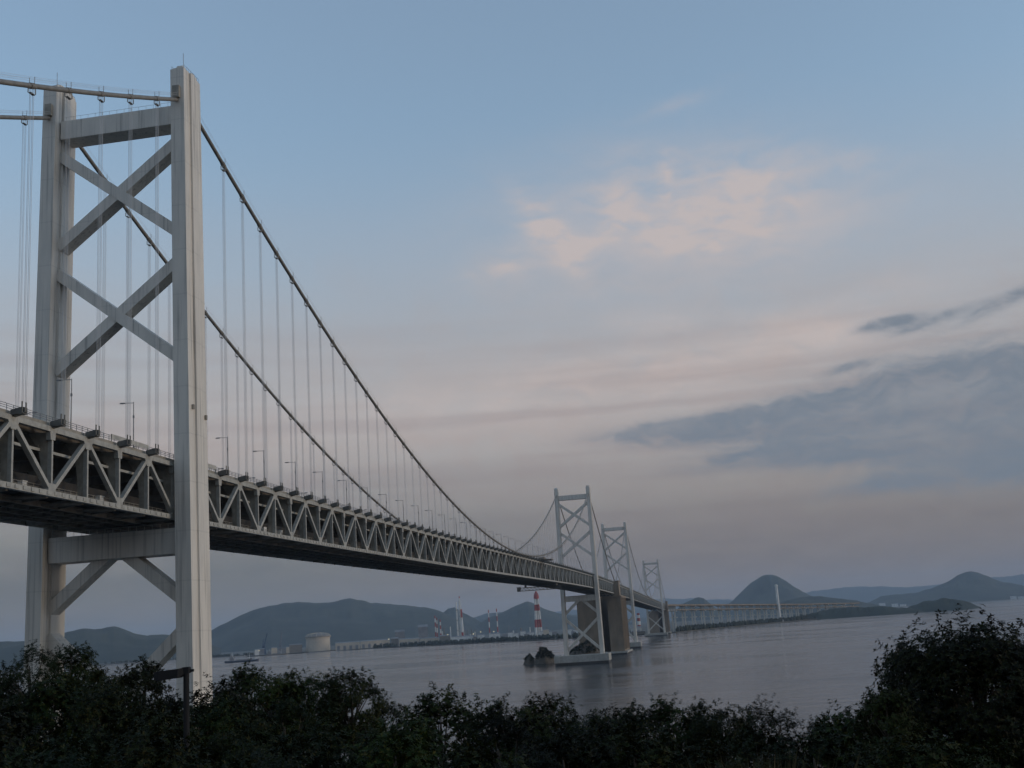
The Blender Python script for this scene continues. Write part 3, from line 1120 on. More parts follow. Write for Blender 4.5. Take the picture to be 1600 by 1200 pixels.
for s, side in ((1, 'near'), (-1, 'far')):
    proto = road_lamp(s)
    used = False
    for k in range(-3, 37):
        y = 6.95 + 25.94 * k
        if k == 0 or y > 955:
            continue
        if s == -1 and (y < -80 or y > 480):
            continue
        loc = (s * 13.55, y, zb(y) + 13.92)
        if k > 0:
            lab = 'slim grey road lamp, %s deck edge, %s beyond the nearest tower' % (side, ORD[k - 1])
        else:
            lab = 'slim grey road lamp, %s deck edge, %s left of the nearest tower' % (side, ORD[-k - 1])
        if not used:
            proto.location = loc
            proto['label'] = lab
            proto['group'] = 'road lamps on the bridge'
            used = True
        else:
            dup(proto, loc, lab, 'road lamps on the bridge')


# ---- things on and under the decks
def plane_x(px, py, X):
    v = ray(px, py)
    t = (X - CAM[0]) / v[0]
    return CAM + v * t


cabs = [(7, 731, 2.0, 'large pale equipment box behind the truss at the left picture edge'), (35, 757, 1.3, 'small white box on the walkway, leftmost of its row before the tower'),
        (127, 772, 1.2, 'small white box on the walkway under the first full diagonal left of tower'), (156, 778, 1.4, 'small white box on the walkway between two posts left of tower'),
        (222, 790, 1.4, 'small white box on the walkway just left of the nearest tower'), (364, 820, 1.3, 'small white box on the walkway just right of the nearest tower'),
        (412, 827, 1.7, 'pale equipment box inside the truss right of the second bottom joint'), (437, 831, 1.7, 'pale equipment box inside the truss left of the third bottom joint'),
        (508, 844, 1.4, 'small white box on the walkway beside the fourth bottom joint'), (804, 893, 3.0, 'bright white box low in the far truss above the gantry')]
for px, py, h, lab in cabs:
    q = plane_x(px, py, 12.4)
    zf = zb(q[1]) + 0.71
    b = MB()
    b.box(q[0] - 0.5, q[0] + 0.5, q[1] - 0.6 * h, q[1] + 0.6 * h, zf, zf + h)
    b.box(q[0] - 0.58, q[0] + 0.58, q[1] - 0.6 * h - 0.08, q[1] + 0.6 * h + 0.08, zf + h, zf + h + 0.12)
    b.box(q[0] + 0.5, q[0] + 0.54, q[1] - 0.45 * h, q[1] - 0.05, zf + 0.15 * h, zf + 0.85 * h)
    tag(b.build('equipment_box', M['white'], None, loc=(q[0], q[1], zf)), lab, 'equipment box', 'equipment boxes on the lower deck')

GY = 700.0
gz = zb(GY) - 0.9
g = thing('maintenance_gantry', 'dark openwork inspection gantry hanging under the truss near the second tower', 'gantry', (0, GY, gz - 4))
b = MB()
for yy in (-2.2, 2.2):
    for zz in (-4.6, -2.0):
        b.beam((-19, GY + yy, gz + zz), (17, GY + yy, gz + zz), 0.35, 0.35, side=(0, 1, 0))
    for i in range(12):
        x = -19 + 3.0 * i
        b.beam((x, GY + yy, gz - 4.6), (x + 1.5, GY + yy, gz - 2.0), 0.22, 0.22, side=(0, 1, 0))
        b.beam((x + 1.5, GY + yy, gz - 2.0), (x + 3, GY + yy, gz - 4.6), 0.22, 0.22, side=(0, 1, 0))
b.box(-19, 17, GY - 2.0, GY + 2.0, gz - 4.75, gz - 4.6)
b.build('walkway', M['dark'], g)
b = MB()
for x in (-13, 13):
    b.box(x - 0.5, x + 0.5, GY - 2.4, GY + 2.4, gz - 2.0, gz)
b.build('trolley', M['dark'], g)
b = MB()
b.box(-20.0, -17.6, GY - 2.2, GY + 2.2, gz - 4.9, gz - 1.6)
b.box(-20.4, -17.2, GY - 2.5, GY + 2.5, gz - 1.6, gz - 1.3)
b.build('cabin', M['dark'], g)

GY = 600.0
gz = zb(GY) + 13.2
g = thing('work_platform', 'dark work platform overhanging the deck edge where the cable dips lowest', 'platform', (15, GY, gz))
b = MB()
b.box(14.9, 24.5, GY - 6, GY + 6, gz + 0.6, gz + 1.1)
b.box(14.9, 19.0, GY - 7, GY + 7, gz + 1.1, gz + 2.6)
for x in (19.2, 24.3):
    b.tube([(x, GY - 6, gz + 2.2), (x, GY + 6, gz + 2.2)], 0.08, 5)
    for y in (-6, -3, 0, 3, 6):
        b.tube([(x, GY + y, gz + 1.0), (x, GY + y, gz + 2.2)], 0.08, 5)
b.build('platform', M['dark'], g)
b = MB()
for y in (-4, 4):
    b.beam((14.9, GY + y, gz - 2.2), (23.5, GY + y, gz + 0.6), 0.35, 0.35, side=(0, 1, 0))
b.build('strut', M['dark'], g)
# ------------------------------------------------------------------ rocks, viaduct, works on the far shore
def mound(px0, px1, pytop, pybase, D, depth, seed, name, label, mat='rock', skew=0.0, scrub=None):
    xa, ya, _ = P(px0, pybase, D)
    xb, yb_, _ = P(px1, pybase, D)
    zt = P((px0 + px1) / 2, pytop, D)[2]
    cx, cy = (xa + xb) / 2, (ya + yb_) / 2
    R = math.hypot(xb - xa, yb_ - ya) / 2
    t = thing(name, label, 'rock', (cx, cy, 0), 'rocky islets')
    b = MB()
    nr, na = 16, 48
    vs, fs = [], []
    for i in range(nr + 1):
        r = i / nr
        for k in range(na):
            a = 2 * PI * k / na
            x, y = r * math.cos(a), r * math.sin(a)
            n_ = fbm(x * 1.7 + seed, y * 1.7, seed, 5)
            n2 = fbm(x * 5 + seed, y * 5, seed + 4, 3)
            h = zt * (1 - r ** 1.7) * (1 + 0.30 * n_ + 0.10 * n2 + skew * x) - 2.5 * r ** 4
            w = 1 + 0.16 * fbm(math.cos(a) * 1.5, math.sin(a) * 1.5, seed + 9, 3)
            vs.append((cx + x * R * w, cy + y * depth * w, h))
    for i in range(nr):
        for k in range(na):
            fs.append((i * na + k, i * na + (k + 1) % na, (i + 1) * na + (k + 1) % na, (i + 1) * na + k))
    b.add(vs, fs)
    b.build('rock', M[mat], t)
    if scrub:
        rng = random.Random(seed)
        m = MB()
        for _ in range(scrub):
            a, r = rng.uniform(0, 2 * PI), math.sqrt(rng.random()) * 0.78
            x, y = r * math.cos(a), r * math.sin(a)
            h = zt * (1 - r ** 1.7) * (1 + 0.30 * fbm(x * 1.7 + seed, y * 1.7, seed, 5) + 0.10 * fbm(x * 5 + seed, y * 5, seed + 4, 3) + skew * x)
            c0 = Vector((cx + x * R, cy + y * depth, h + rng.uniform(-0.4, 1.2)))
            for _ in range(26):
                d = Vector((rng.gauss(0, 1), rng.gauss(0, 1), rng.gauss(0.3, 0.8)))
                p = c0 + d * 0.9
                u = Vector((rng.gauss(0, 1), rng.gauss(0, 1), rng.gauss(0, 1))).normalized()
                v = u.cross(Vector((rng.gauss(0, 1), rng.gauss(0, 1), rng.gauss(0, 1)))).normalized()
                m.add([p - u * 0.6, p + v * 0.35, p + u * 0.6, p - v * 0.35], [(0, 1, 2, 3)])
        m.build('scrub', M['needle'], t)
    return t


mound(816, 838, 1023, 1036, 1345, 7, 3.1, 'rocky_islet', 'small bare pointed rock in the sea, leftmost before the second tower', skew=0.3, scrub=26)
mound(834, 870, 1013, 1036, 1340, 10, 5.2, 'rocky_islet', 'dark scrub-topped rock beside the left corner of the second tower pier', scrub=170, skew=-0.1)
mound(884, 945, 1004, 1029, 1410, 22, 8.4, 'rocky_islet', 'dark overgrown rocky mound behind the legs of the second tower', scrub=300, skew=0.15)


# ---- shoreline woods of the industrial island: one mass far away
def treeline(name, pts, h, w, seed, nper=0.16):
    rng = random.Random(seed)
    b = MB()
    for (x0, y0), (x1, y1) in zip(pts[:-1], pts[1:]):
        L = math.hypot(x1 - x0, y1 - y0)
        for _ in range(int(L * nper)):
            t = rng.random()
            r = rng.uniform(3.0, 6.5)
            x = x0 + (x1 - x0) * t + rng.uniform(-w, w)
            y = y0 + (y1 - y0) * t + rng.uniform(-w, w)
            hh = h * rng.uniform(0.6, 1.15)
            n = 7
            prof = [(0.55, 0.0), (1.0, 0.35), (0.95, 0.62), (0.6, 0.87), (0.12, 1.0)]
            off = rng.random() * 6
            vs, fs = [], []
            for i, (rr, zz) in enumerate(prof):
                for k in range(n):
                    a = 2 * PI * k / n + off
                    q = r * rr * rng.uniform(0.7, 1.25)
                    vs.append((x + q * math.cos(a), y + q * math.sin(a), 1.5 + zz * hh * rng.uniform(0.92, 1.05)))
            for i in range(len(prof) - 1):
                for k in range(n):
                    fs.append((i * n + k, i * n + (k + 1) % n, (i + 1) * n + (k + 1) % n, (i + 1) * n + k))
            fs.append(tuple((len(prof) - 1) * n + k for k in range(n)))
            b.add(vs, fs)
    o = b.build(name, M['wood_hill'])
    return tag(o, 'dark band of trees along the flat far shore', 'trees', kind='stuff')


treeline('shore_woods', [(-2800, 5100), (-1850, 4690)], 11, 25, 21)
treeline('shore_woods', [(-1150, 4090), (-803, 3785), (-560, 3525), (-330, 3322), (-100, 3075)], 15, 14, 22, 0.26)
o = treeline('shore_woods', [(34, 3030), (126, 3335), (336, 3897), (574, 4430), (718, 4705)], 15, 9, 23, 0.28)
o['label'] = 'dark low band of trees under the long viaduct'
o = treeline('shore_woods', [(560, 4440), (708, 4710), (905, 5020)], 17, 40, 24)
o['label'] = 'dark wooded strip where the viaduct meets the island'

# ---- viaduct
pv0, pv1 = np.array([4.0, 2990.0]), np.array([512.0, 4440.0])
dirv = (pv1 - pv0) / np.linalg.norm(pv1 - pv0)
nrmv = np.array([dirv[1], -dirv[0]])


def vpath(s):
    """plan of the viaduct: straight, then bending right"""
    L0 = 1250.0
    if s <= L0:
        return pv0 + dirv * s, dirv
    R = 2600.0
    a = (s - L0) / R
    c = pv0 + dirv * L0 + nrmv * R
    d = dirv * math.cos(a) + nrmv * math.sin(a)
    p = c - nrmv * R * math.cos(a) + dirv * R * math.sin(a)
    return p, d


def vz(s):
    return 76.0 - 0.0125 * s if s < 1700 else 76.0 - 21.25 - 0.02 * (s - 1700)


VS = 80.0
VL = 1960.0
vt_ = thing('viaduct', 'long two-level viaduct on slender pale piers along the far shore', 'viaduct', (float(pv0[0]), float(pv0[1]), 0))


def vstrip(mb, off, dz, w, h, s0=0.0, s1=VL):
    loops = []
    for s in np.arange(s0, s1 + 1, 20):
        p, d = vpath(s)
        n_ = np.array([d[1], -d[0]])
        z = vz(s) + dz
        loops.append([(p[0] + n_[0] * (off - w / 2), p[1] + n_[1] * (off - w / 2), z - h / 2), (p[0] + n_[0] * (off + w / 2), p[1] + n_[1] * (off + w / 2), z - h / 2),
                      (p[0] + n_[0] * (off + w / 2), p[1] + n_[1] * (off + w / 2), z + h / 2), (p[0] + n_[0] * (off - w / 2), p[1] + n_[1] * (off - w / 2), z + h / 2)])
    mb.loft(loops)


b = MB()
vstrip(b, 0, 0, 24, 3.0)
for s_ in (1, -1):
    vstrip(b, s_ * 11.9, 2.0, 0.5, 1.2)
b.build('upper_girder', M['concrete'], vt_)
b = MB()
vstrip(b, 0, -12.5, 17, 2.6, 80)
b.build('lower_girder', M['concrete'], vt_)
b = MB()                                                     # first span: a deep truss box from the anchorage
for o_ in (-9, 9):
    vstrip(b, o_, -13.0, 1.2, 1.4, 0, 80)
    for k in range(12):
        pa, d = vpath(k * 80 / 12)
        pb, _ = vpath((k + 1) * 80 / 12)
        n_ = np.array([d[1], -d[0]]) * o_
        za, zb2 = (-13, -1) if k % 2 == 0 else (-1, -13)
        b.beam((pa[0] + n_[0], pa[1] + n_[1], vz(0) + za), (pb[0] + n_[0], pb[1] + n_[1], vz(0) + zb2), 1.1, 1.1)
        b.beam((pa[0] + n_[0], pa[1] + n_[1], vz(0) - 13), (pa[0] + n_[0], pa[1] + n_[1], vz(0) - 1), 0.9, 0.9)
b.build('truss_span', M['steel'], vt_)
for k in range(1, int(VL / VS) + 1):
    s = k * VS
    p, d = vpath(s)
    n_ = np.array([d[1], -d[0]])
    b = MB()
    top = vz(s) - 1.5
    for o_ in (-4.0, 4.0):
        q = p + n_ * o_
        b.loft([[(q[0] - 2.4, q[1] - 2.0, 0), (q[0] + 2.4, q[1] - 2.0, 0), (q[0] + 2.4, q[1] + 2.0, 0), (q[0] - 2.4, q[1] + 2.0, 0)],
                [(q[0] - 2.0, q[1] - 1.7, top), (q[0] + 2.0, q[1] - 1.7, top), (q[0] + 2.0, q[1] + 1.7, top), (q[0] - 2.0, q[1] + 1.7, top)]])
    for zz in (top - 1.3, top - 14.5, top - 32):
        if zz > 8:
            a_, c_ = p - n_ * 10.5, p + n_ * 10.5
            b.beam((a_[0], a_[1], zz), (c_[0], c_[1], zz), 3.2, 2.4, side=(d[0], d[1], 0))
    b.build('pier', M['tower'], vt_)

# ---- observation tower
x, y, _ = P(1219, 972, 4260)
t = thing('observation_tower', 'slim white viewing tower standing on the shore in front of the viaduct', 'tower', (x, y, 2))
b = MB()
b.lathe([(5.4, 2), (4.9, 60), (4.5, 128), (3.6, 129), (3.6, 134)], (x, y, 0), 20)
b.build('shaft', M['white'], t)
b = MB()
b.lathe([(6.2, 127), (6.8, 128.5), (6.8, 130), (4.0, 131)], (x, y, 0), 20)
b.build('crown_ring', M['white'], t)
b = MB()
b.lathe([(13, 2), (13, 8), (11, 10), (3, 10.5)], (x, y, 0), 24)
b.build('base_hall', M['greybuild'], t)


def G(px, py, D):
    x, y, z = P(px, py, D)
    return x, y, z


def shed(px0, px1, pytop, D, depth, mat, name, label, cat='building', group=None, roof=0.12, bays=True, z0=2.6):
    """industrial shed between two bearings, pitched roof, door bays; faces the water"""
    x0, y0, zt = G((px0 + px1) / 2, pytop, D)
    xa, ya, _ = G(px0, pytop, D)
    xb, yb_, _ = G(px1, pytop, D)
    L = math.hypot(xb - xa, yb_ - ya)
    ang = math.atan2(yb_ - ya, xb - xa)
    h = max(zt - z0, 4)
    t = thing(name, label, cat, (x0, y0, z0), group)
    b = MB()
    b.box(x0 - L / 2, x0 + L / 2, y0, y0 + depth, z0, z0 + h * (1 - roof))
    b.rot(ang, (x0, y0)).build('wall', M[mat], t)
    b = MB()
    e = 0.8
    poly = [(y0 - e, z0 + h * (1 - roof) + 0.01), (y0 + depth + e, z0 + h * (1 - roof) + 0.01), (y0 + depth / 2, z0 + h)]
    b.prism_x(poly, x0 - L / 2 - e, x0 + L / 2 + e)
    b.rot(ang, (x0, y0)).build('roof', M['greybuild'], t)
    if bays:
        n_ = max(2, int(L / 22))
        for i in range(n_):
            b = MB()
            c = x0 - L / 2 + (i + 0.5) * L / n_
            b.box(c - L / n_ * 0.22, c + L / n_ * 0.22, y0 - 0.35, y0 - 0.05, z0, z0 + h * 0.5)
            b.rot(ang, (x0, y0)).build('door', M['greybuild'], t)
    return t


shed(524, 562, 1002.5, 4560, 40, 'cream', 'warehouse', 'pale cream shed just right of the round gas tank')
shed(563, 609, 999.5, 4760, 45, 'cream', 'warehouse', 'long low cream shed at the foot of the big blue hill')
shed(623, 655, 997, 4480, 40, 'cream', 'warehouse', 'cream shed left of the pair of striped stacks')
shed(656, 686, 996, 4440, 40, 'cream', 'warehouse', 'cream shed directly under the pair of striped stacks')
shed(704, 739, 993.5, 4360, 40, 'white', 'warehouse', 'white shed at the foot of the pale flare tower')
shed(746, 757, 991, 4340, 30, 'white', 'warehouse', 'narrow white shed right of the flare tower')
shed(764, 781, 989, 4330, 30, 'white', 'warehouse', 'white shed under the thin striped stacks')
shed(617, 632, 984, 4650, 35, 'greybuild', 'plant_block', 'grey hazy plant block left of the taller grey block', bays=False)
shed(653, 668, 976, 4650, 35, 'greybuild', 'plant_block', 'taller grey plant block left of the pair of striped stacks', bays=False)
shed(611, 622, 996, 4500, 30, 'dark', 'dark_shed', 'small dark shed between two cream sheds', bays=False)
shed(687, 703, 992, 4400, 30, 'dark', 'dark_shed', 'dark shed with a bright lamp left of the flare tower', bays=False)
shed(739, 745, 994, 4330, 24, 'dark', 'dark_shed', 'dark narrow shed right of the white flare shed', bays=False)
shed(985, 1001, 979, 3300, 30, 'white', 'warehouse', 'white building seen between the third tower and the far anchorage')
shed(986, 1008, 986, 3250, 16, 'dark', 'dark_shed', 'dark low shed in front of the white building past the third tower', bays=False)
rng = random.Random(5)
small = [(806, 989, 'white'), (817, 986, 'white'), (823, 990, 'greybuild'), (830, 988, 'white'), (846, 986, 'white'), (853, 983, 'cream'), (860, 987, 'white'), (866, 986, 'greybuild'), (789, 990, 'greybuild'), (797, 988, 'white'),
         (889, 983, 'white'), (895, 986, 'greybuild'), (899, 984, 'white')]
words = ['squat', 'pale square', 'grey', 'small white', 'white', 'cream', 'low white', 'grey boxy', 'grey flat', 'plain white', 'white', 'grey', 'narrow white']
places = ['between the thin stacks and the big striped chimney', 'a little left of the big striped chimney', 'just left of the big striped chimney foot', 'against the left foot of the big striped chimney',
          'at the right foot of the big striped chimney', 'right of the big striped chimney', 'second to the right of the big striped chimney', 'left beside the second tower leg', 'right of the thin striped stacks',
          'midway from the thin stacks to the big chimney', 'seen between the legs of the second tower', 'beside the white one between the second tower legs', 'next to the anchorage between the second tower legs']
for i, (px, py, mt) in enumerate(small):
    wv = rng.uniform(2.6, 4.6)
    shed(px - wv, px + wv, py, 4350 - 40 * (i % 3), 22, mt, 'works_building', words[i] + ' works building ' + places[i], bays=False, roof=0.08)


# ---- chimneys
def banded(t, x, y, r0, r1, z0, z1, bands, name='stack', n=16):
    """bands: list of (fraction of height from bottom, material)"""
    prev = 0.0
    for f, mt in bands:
        b = MB()
        ra, rb = r0 + (r1 - r0) * prev, r0 + (r1 - r0) * f
        b.lathe([(ra, z0 + (z1 - z0) * prev), (rb, z0 + (z1 - z0) * f)], (x, y, 0), n)
        b.build('red_band' if mt == 'red' else 'white_band', M[mt], t)
        prev = f


x, y, zt = G(837.5, 927, 4420)
t = thing('chimney', 'tall red and white striped chimney on spreading legs below the bridge truss', 'chimney', (x, y, 2.6))
bands = [(0.22, 'white'), (0.40, 'red'), (0.60, 'white'), (0.74, 'red'), (0.88, 'white'), (1.0, 'red')]
prev = 0.0
for f, mt in bands:
    b = MB()
    for k in range(4):
        a = PI / 4 + k * PI / 2 + 0.3

        def at(fr):
            sp = 15.5 - 9.5 * fr
            return (x + sp * math.cos(a), y + sp * math.sin(a), 2.6 + (zt - 2.6) * fr)
        b.tube([at(prev), at(f)], [3.3 - 0.6 * prev, 3.3 - 0.6 * f], 10)
    b.tube([(x, y, 2.6 + (zt - 2.6) * prev), (x, y, 2.6 + (zt - 2.6) * f)], 3.6, 10)
    z = 2.6 + (zt - 2.6) * f
    b.lathe([(14.5 - 8.2 * f, z - 3.5), (14.5 - 8.2 * f, z - 1.5)], (x, y, 0), 12)
    b.build('red_band' if mt == 'red' else 'white_band', M[mt], t)
    prev = f
b = MB()
b.lathe([(9.5, zt - 22), (10.5, zt - 14), (9.0, zt - 6), (5.0, zt + 2), (2.5, zt + 8)], (x, y, 0), 14)
b.build('crown', M['red'], t)
alt = [(0.25, 'white'), (0.42, 'red'), (0.6, 'white'), (0.76, 'red'), (0.9, 'white'), (1.0, 'red')]
for px, py, D, r0, r1, lab, bands in [
        (679.4, 962, 4500, 2.6, 2.0, 'thin red and white stack, left one of the close pair by the cream sheds', alt),
        (682.2, 965, 4510, 2.4, 1.9, 'thin red and white stack, right one of the close pair by the cream sheds', alt),
        (687.6, 968, 4480, 3.0, 2.4, 'short red and white stack a little right of the close pair', alt),
        (720.6, 952, 4420, 4.0, 3.2, 'red and white stack half hidden behind the pale flare tower', [(0.3, 'red'), (0.75, 'white'), (1.0, 'red')]),
        (763, 953, 4400, 2.3, 1.7, 'thin striped stack, left one of two in front of the hill gap', alt),
        (775.6, 951, 4380, 2.5, 1.9, 'thin striped stack, right one of two in front of the hill gap', alt),
        (997, 958, 3420, 5.0, 4.2, 'striped stack seen between the third tower and the far anchorage', alt)]:
    x, y, zt = G(px, py, D)
    t = thing('chimney', lab, 'chimney', (x, y, 2.6), 'striped chimneys of the works')
    banded(t, x, y, r0, r1, 2.6, zt, bands)

x, y, zt = G(717.5, 932, 4430)
t = thing('flare_tower', 'pale open lattice flare tower, tallest thing between the striped stacks', 'tower', (x, y, 2.6))
b = MB()
H_ = zt - 2.6


def fl_at(k, fr):
    sp = 13.0 - 9.5 * fr
    a = PI / 6 + k * 2 * PI / 3
    return (x + sp * math.cos(a), y + sp * math.sin(a), 2.6 + H_ * fr)


for k in range(3):
    b.tube([fl_at(k, 0), fl_at(k, 0.9)], [1.1, 0.7], 6)
    for i in range(10):
        b.tube([fl_at(k, i * 0.09), fl_at((k + 1) % 3, (i + 1) * 0.09)], 0.5, 5)
        b.tube([fl_at(k, (i + 1) * 0.09), fl_at((k + 1) % 3, (i + 1) * 0.09)], 0.5, 5)
b.build('lattice', M['white'], t)
b = MB()
b.tube([(x, y, 2.6), (x, y, zt - 6)], 1.9, 8)
b.build('flare_pipe', M['white'], t)
b = MB()
b.tube([(x, y, zt - 6), (x, y, zt)], 2.3, 8)
b.build('flare_tip', M['red'], t)
x, y, zt = G(712.6, 941, 4450)
t = thing('flare_tower', 'slender pale column standing close left of the lattice flare tower', 'tower', (x, y, 2.6))
b = MB()
b.lathe([(3.4, 2.6), (2.4, zt * 0.6), (2.0, zt)], (x, y, 0), 12)
b.build('column', M['white'], t)
b = MB()
for f in (0.3, 0.55, 0.8):
    b.lathe([(4.2, zt * f), (4.2, zt * f + 1.6)], (x, y, 0), 12)
b.build('platform', M['greybuild'], t)

# ---- round gas tank
x, y, _ = G(497, 1005, 4790)
zt = G(497, 995.5, 4740)[2]
zc = G(497, 989, 4740)[2]
t = thing('gas_tank', 'big round pale gas tank with a dark domed roof on the shore', 'tank', (x, y, 2.6))
b = MB()
b.lathe([(48, 2.6), (48, zt - 3), (50.5, zt - 2.9), (50.5, zt)], (x, y, 0), 40)
b.build('wall', M['cream'], t)
b = MB()
b.lathe([(52.5, zt), (52.5, zt + 2.2), (42, zt + 0.45 * (zc - zt) + 2), (24, zt + 0.85 * (zc - zt)), (4, zc)], (x, y, 0), 40)
rf = b.build('roof', M['dark'], t)
b = MB()
for k in range(14):
    a = 2 * PI * k / 14
    b.tube([(x + 52 * math.cos(a), y + 52 * math.sin(a), zt + 2), (x + 42 * math.cos(a), y + 42 * math.sin(a), zt + 6 + 0.45 * (zc - zt)), (x + 10 * math.cos(a), y + 10 * math.sin(a), zc + 1.5)], 0.7, 5)
b.build('roof_rib', M['cream'], rf)


# ---- process plant: columns, vessels and pipe racks, one thing per unit
def process_unit(px0, px1, pytop, D, seed, label):
    rng = random.Random(seed)
    xa, ya, zt = G(px0, pytop, D)
    xb, yb_, _ = G(px1, pytop, D)
    t = thing('process_unit', label, 'plant', ((xa + xb) / 2, (ya + yb_) / 2, 2.6), 'process units of the works')
    for k in range(7):
        f = (k + rng.random()) / 7
        x, y = xa + (xb - xa) * f, ya + (yb_ - ya) * f + rng.uniform(0, 40)
        h = (zt - 2.6) * rng.choice([0.45, 0.6, 0.75, 1.0])
        r = rng.uniform(1.1, 2.6)
        b = MB()
        b.lathe([(r, 2.6), (r, 2.6 + h * 0.93), (r * 0.5, 2.6 + h)], (x, y, 0), 10)
        for q in (0.35, 0.65, 0.9):
            b.lathe([(r + 0.9, 2.6 + h * q), (r + 0.9, 2.6 + h * q + 0.7)], (x, y, 0), 10)
        b.build('column', M[rng.choice(['greybuild', 'white', 'dark'])], t)
    b = MB()
    for lev in (6.0, 11.0, 16.0):
        b.beam((xa, ya, lev), (xb, yb_, lev), 3.0, 0.8, side=(0, 1, 0))
    for k in range(10):
        f = k / 9
        b.beam((xa + (xb - xa) * f, ya + (yb_ - ya) * f, 2.6), (xa + (xb - xa) * f, ya + (yb_ - ya) * f, 16.5), 0.9, 0.9)
    b.build('pipe_rack', M['greybuild'], t)


process_unit(688, 703, 980, 4500, 3, 'clutter of grey columns and pipes between the short stack and the flare tower')
process_unit(722, 742, 978, 4480, 4, 'clutter of grey columns and pipes at the right foot of the flare tower')
process_unit(781, 808, 978, 4450, 5, 'dark clutter of columns right of the two thin striped stacks')
process_unit(809, 830, 981, 4430, 6, 'clutter of columns and pipes left of the big striped chimney')
process_unit(846, 866, 980, 4430, 7, 'clutter of columns and pipes right of the big striped chimney')

# ---- quay cranes and quay clutter left of the tank
def crane(px, D, py_top, mat, label, lean):
    x, y, zt = G(px, py_top, D)
    t = thing('quay_crane', label, 'crane', (x, y, 2.6), 'cranes on the quay')
    b = MB()
    for dx in (-6, 6):
        for dy in (-6, 6):
            b.beam((x + dx, y + dy, 2.6), (x + dx * 0.5, y + dy * 0.5, 26), 2.6, 2.6, side=(0, 1, 0))
    b.box(x - 5, x + 5, y - 5, y + 5, 26, 28)
    b.build('portal', M[mat], t)
    b = MB()
    b.box(x - 6, x + 5, y - 4, y + 4, 28, 36)
    b.build('machine_house', M[mat], t)
    b = MB()
    for dy in (-2, 2):
        b.beam((x, y + dy, 34), (x + lean, y + dy * 0.3, zt), 2.4, 2.4, side=(0, 1, 0))
        b.beam((x - 4, y + dy, 36), (x - 2, y + dy * 0.3, 36 + 0.55 * (zt - 36)), 1.9, 1.9, side=(0, 1, 0))
    for i in range(8):
        f = 0.1 + i * 0.11
        b.beam((x + lean * f, y - 2 + 1.4 * f, 34 + (zt - 34) * f), (x + lean * (f + 0.1), y + 2 - 1.4 * f, 34 + (zt - 34) * (f + 0.1)), 0.6, 0.6)
    b.build('jib', M[mat], t)


crane(412, 4880, 990, 'craneblue', 'dark blue jib crane leaning right on the quay left of the gas tank', 15)
crane(438, 4840, 988, 'greybuild', 'grey jib crane with an upright jib nearer the gas tank', 6)
clut = [(398, 1014, 405, 'white', 'low white quay shed left of the blue crane'), (405, 1013, 413, 'greybuild', 'grey quay shed under the blue crane'), (424, 1011, 433, 'cream', 'cream quay shed between the two cranes'),
        (434, 1012, 446, 'greybuild', 'grey quay shed under the grey crane'), (447, 1010, 452, 'cream', 'narrow cream quay shed right of the grey crane'), (452, 1006, 472, 'dark', 'dark quay building left of the gas tank')]
for px, py, px1, mt, lab in clut:
    shed(px, px1, py, 4760, 20, mt, 'quay_shed', lab, bays=False)
quay = MB()
xa, ya, _ = G(385, 1018, 4700)
xb, yb_, _ = G(476, 1016, 4640)
L = math.hypot(xb - xa, yb_ - ya)
quay.box(xa, xa + L, ya - 10, ya + 60, -3, 3.4)
quay.rot(math.atan2(yb_ - ya, xb - xa), (xa, ya))
structure(quay.build('quay', M['land']))


# ---- ships
def ship(px, py, L, label, hull, name='cargo_ship', mast=True):
    v = ray(px, py)
    D = 3300 if name == 'cargo_ship' else 4560
    x, y, _ = G(px, py, D)
    ang = math.atan2(CR[1], CR[0]) + 0.12
    t = thing(name, label, 'ship', (x, y, 0), 'ships off the quay')
    W = L * 0.08
    b = MB()
    loops = []
    for f, wf, sh in ((-0.5, 0.55, 5.2), (-0.46, 0.95, 4.4), (0.0, 1.0, 3.6), (0.36, 0.95, 4.2), (0.45, 0.55, 5.4), (0.5, 0.05, 6.4)):
        xx = x + f * L
        loops.append([(xx, y - W * wf, sh), (xx, y - W * wf * 0.8, -1.5), (xx, y + W * wf * 0.8, -1.5), (xx, y + W * wf, sh)])
    b.loft(loops)
    b.rot(ang, (x, y)).build('hull', M[hull], t)
    b = MB()
    b.box(x - 0.36 * L, x - 0.22 * L, y - W * 0.8, y + W * 0.8, 4, 11)
    b.box(x - 0.35 * L, x - 0.25 * L, y - W * 0.7, y + W * 0.7, 11, 15)
    b.box(x - 0.34 * L, x - 0.31 * L, y - 1.2, y + 1.2, 15, 20)
    b.rot(ang, (x, y)).build('deckhouse', M['greybuild'], t)
    b = MB()
    b.box(x - 0.18 * L, x + 0.2 * L, y - W * 0.6, y + W * 0.6, 3.6, 7.0)
    b.box(x + 0.24 * L, x + 0.31 * L, y - W * 0.5, y + W * 0.5, 4.2, 9.5)
    b.rot(ang, (x, y)).build('cargo_hatch', M['greybuild'], t)
    b = MB()
    for f, hh in ((-0.28, 26), (0.22, 22)):
        b.tube([(x + f * L, y, 4), (x + f * L, y, hh)], 0.5, 6)
    b.beam((x + 0.22 * L, y, 8), (x + 0.06 * L, y, 18), 0.6, 0.6)
    b.rot(ang, (x, y)).build('mast', M['white'], t)


ship(378, 1034, 92, 'low dark cargo ship under way on the water right of the nearest tower', 'shipblue')
ship(432, 1019, 88, 'moored workboat with a pale deckhouse along the quay below the cranes', 'dark', 'workboat')

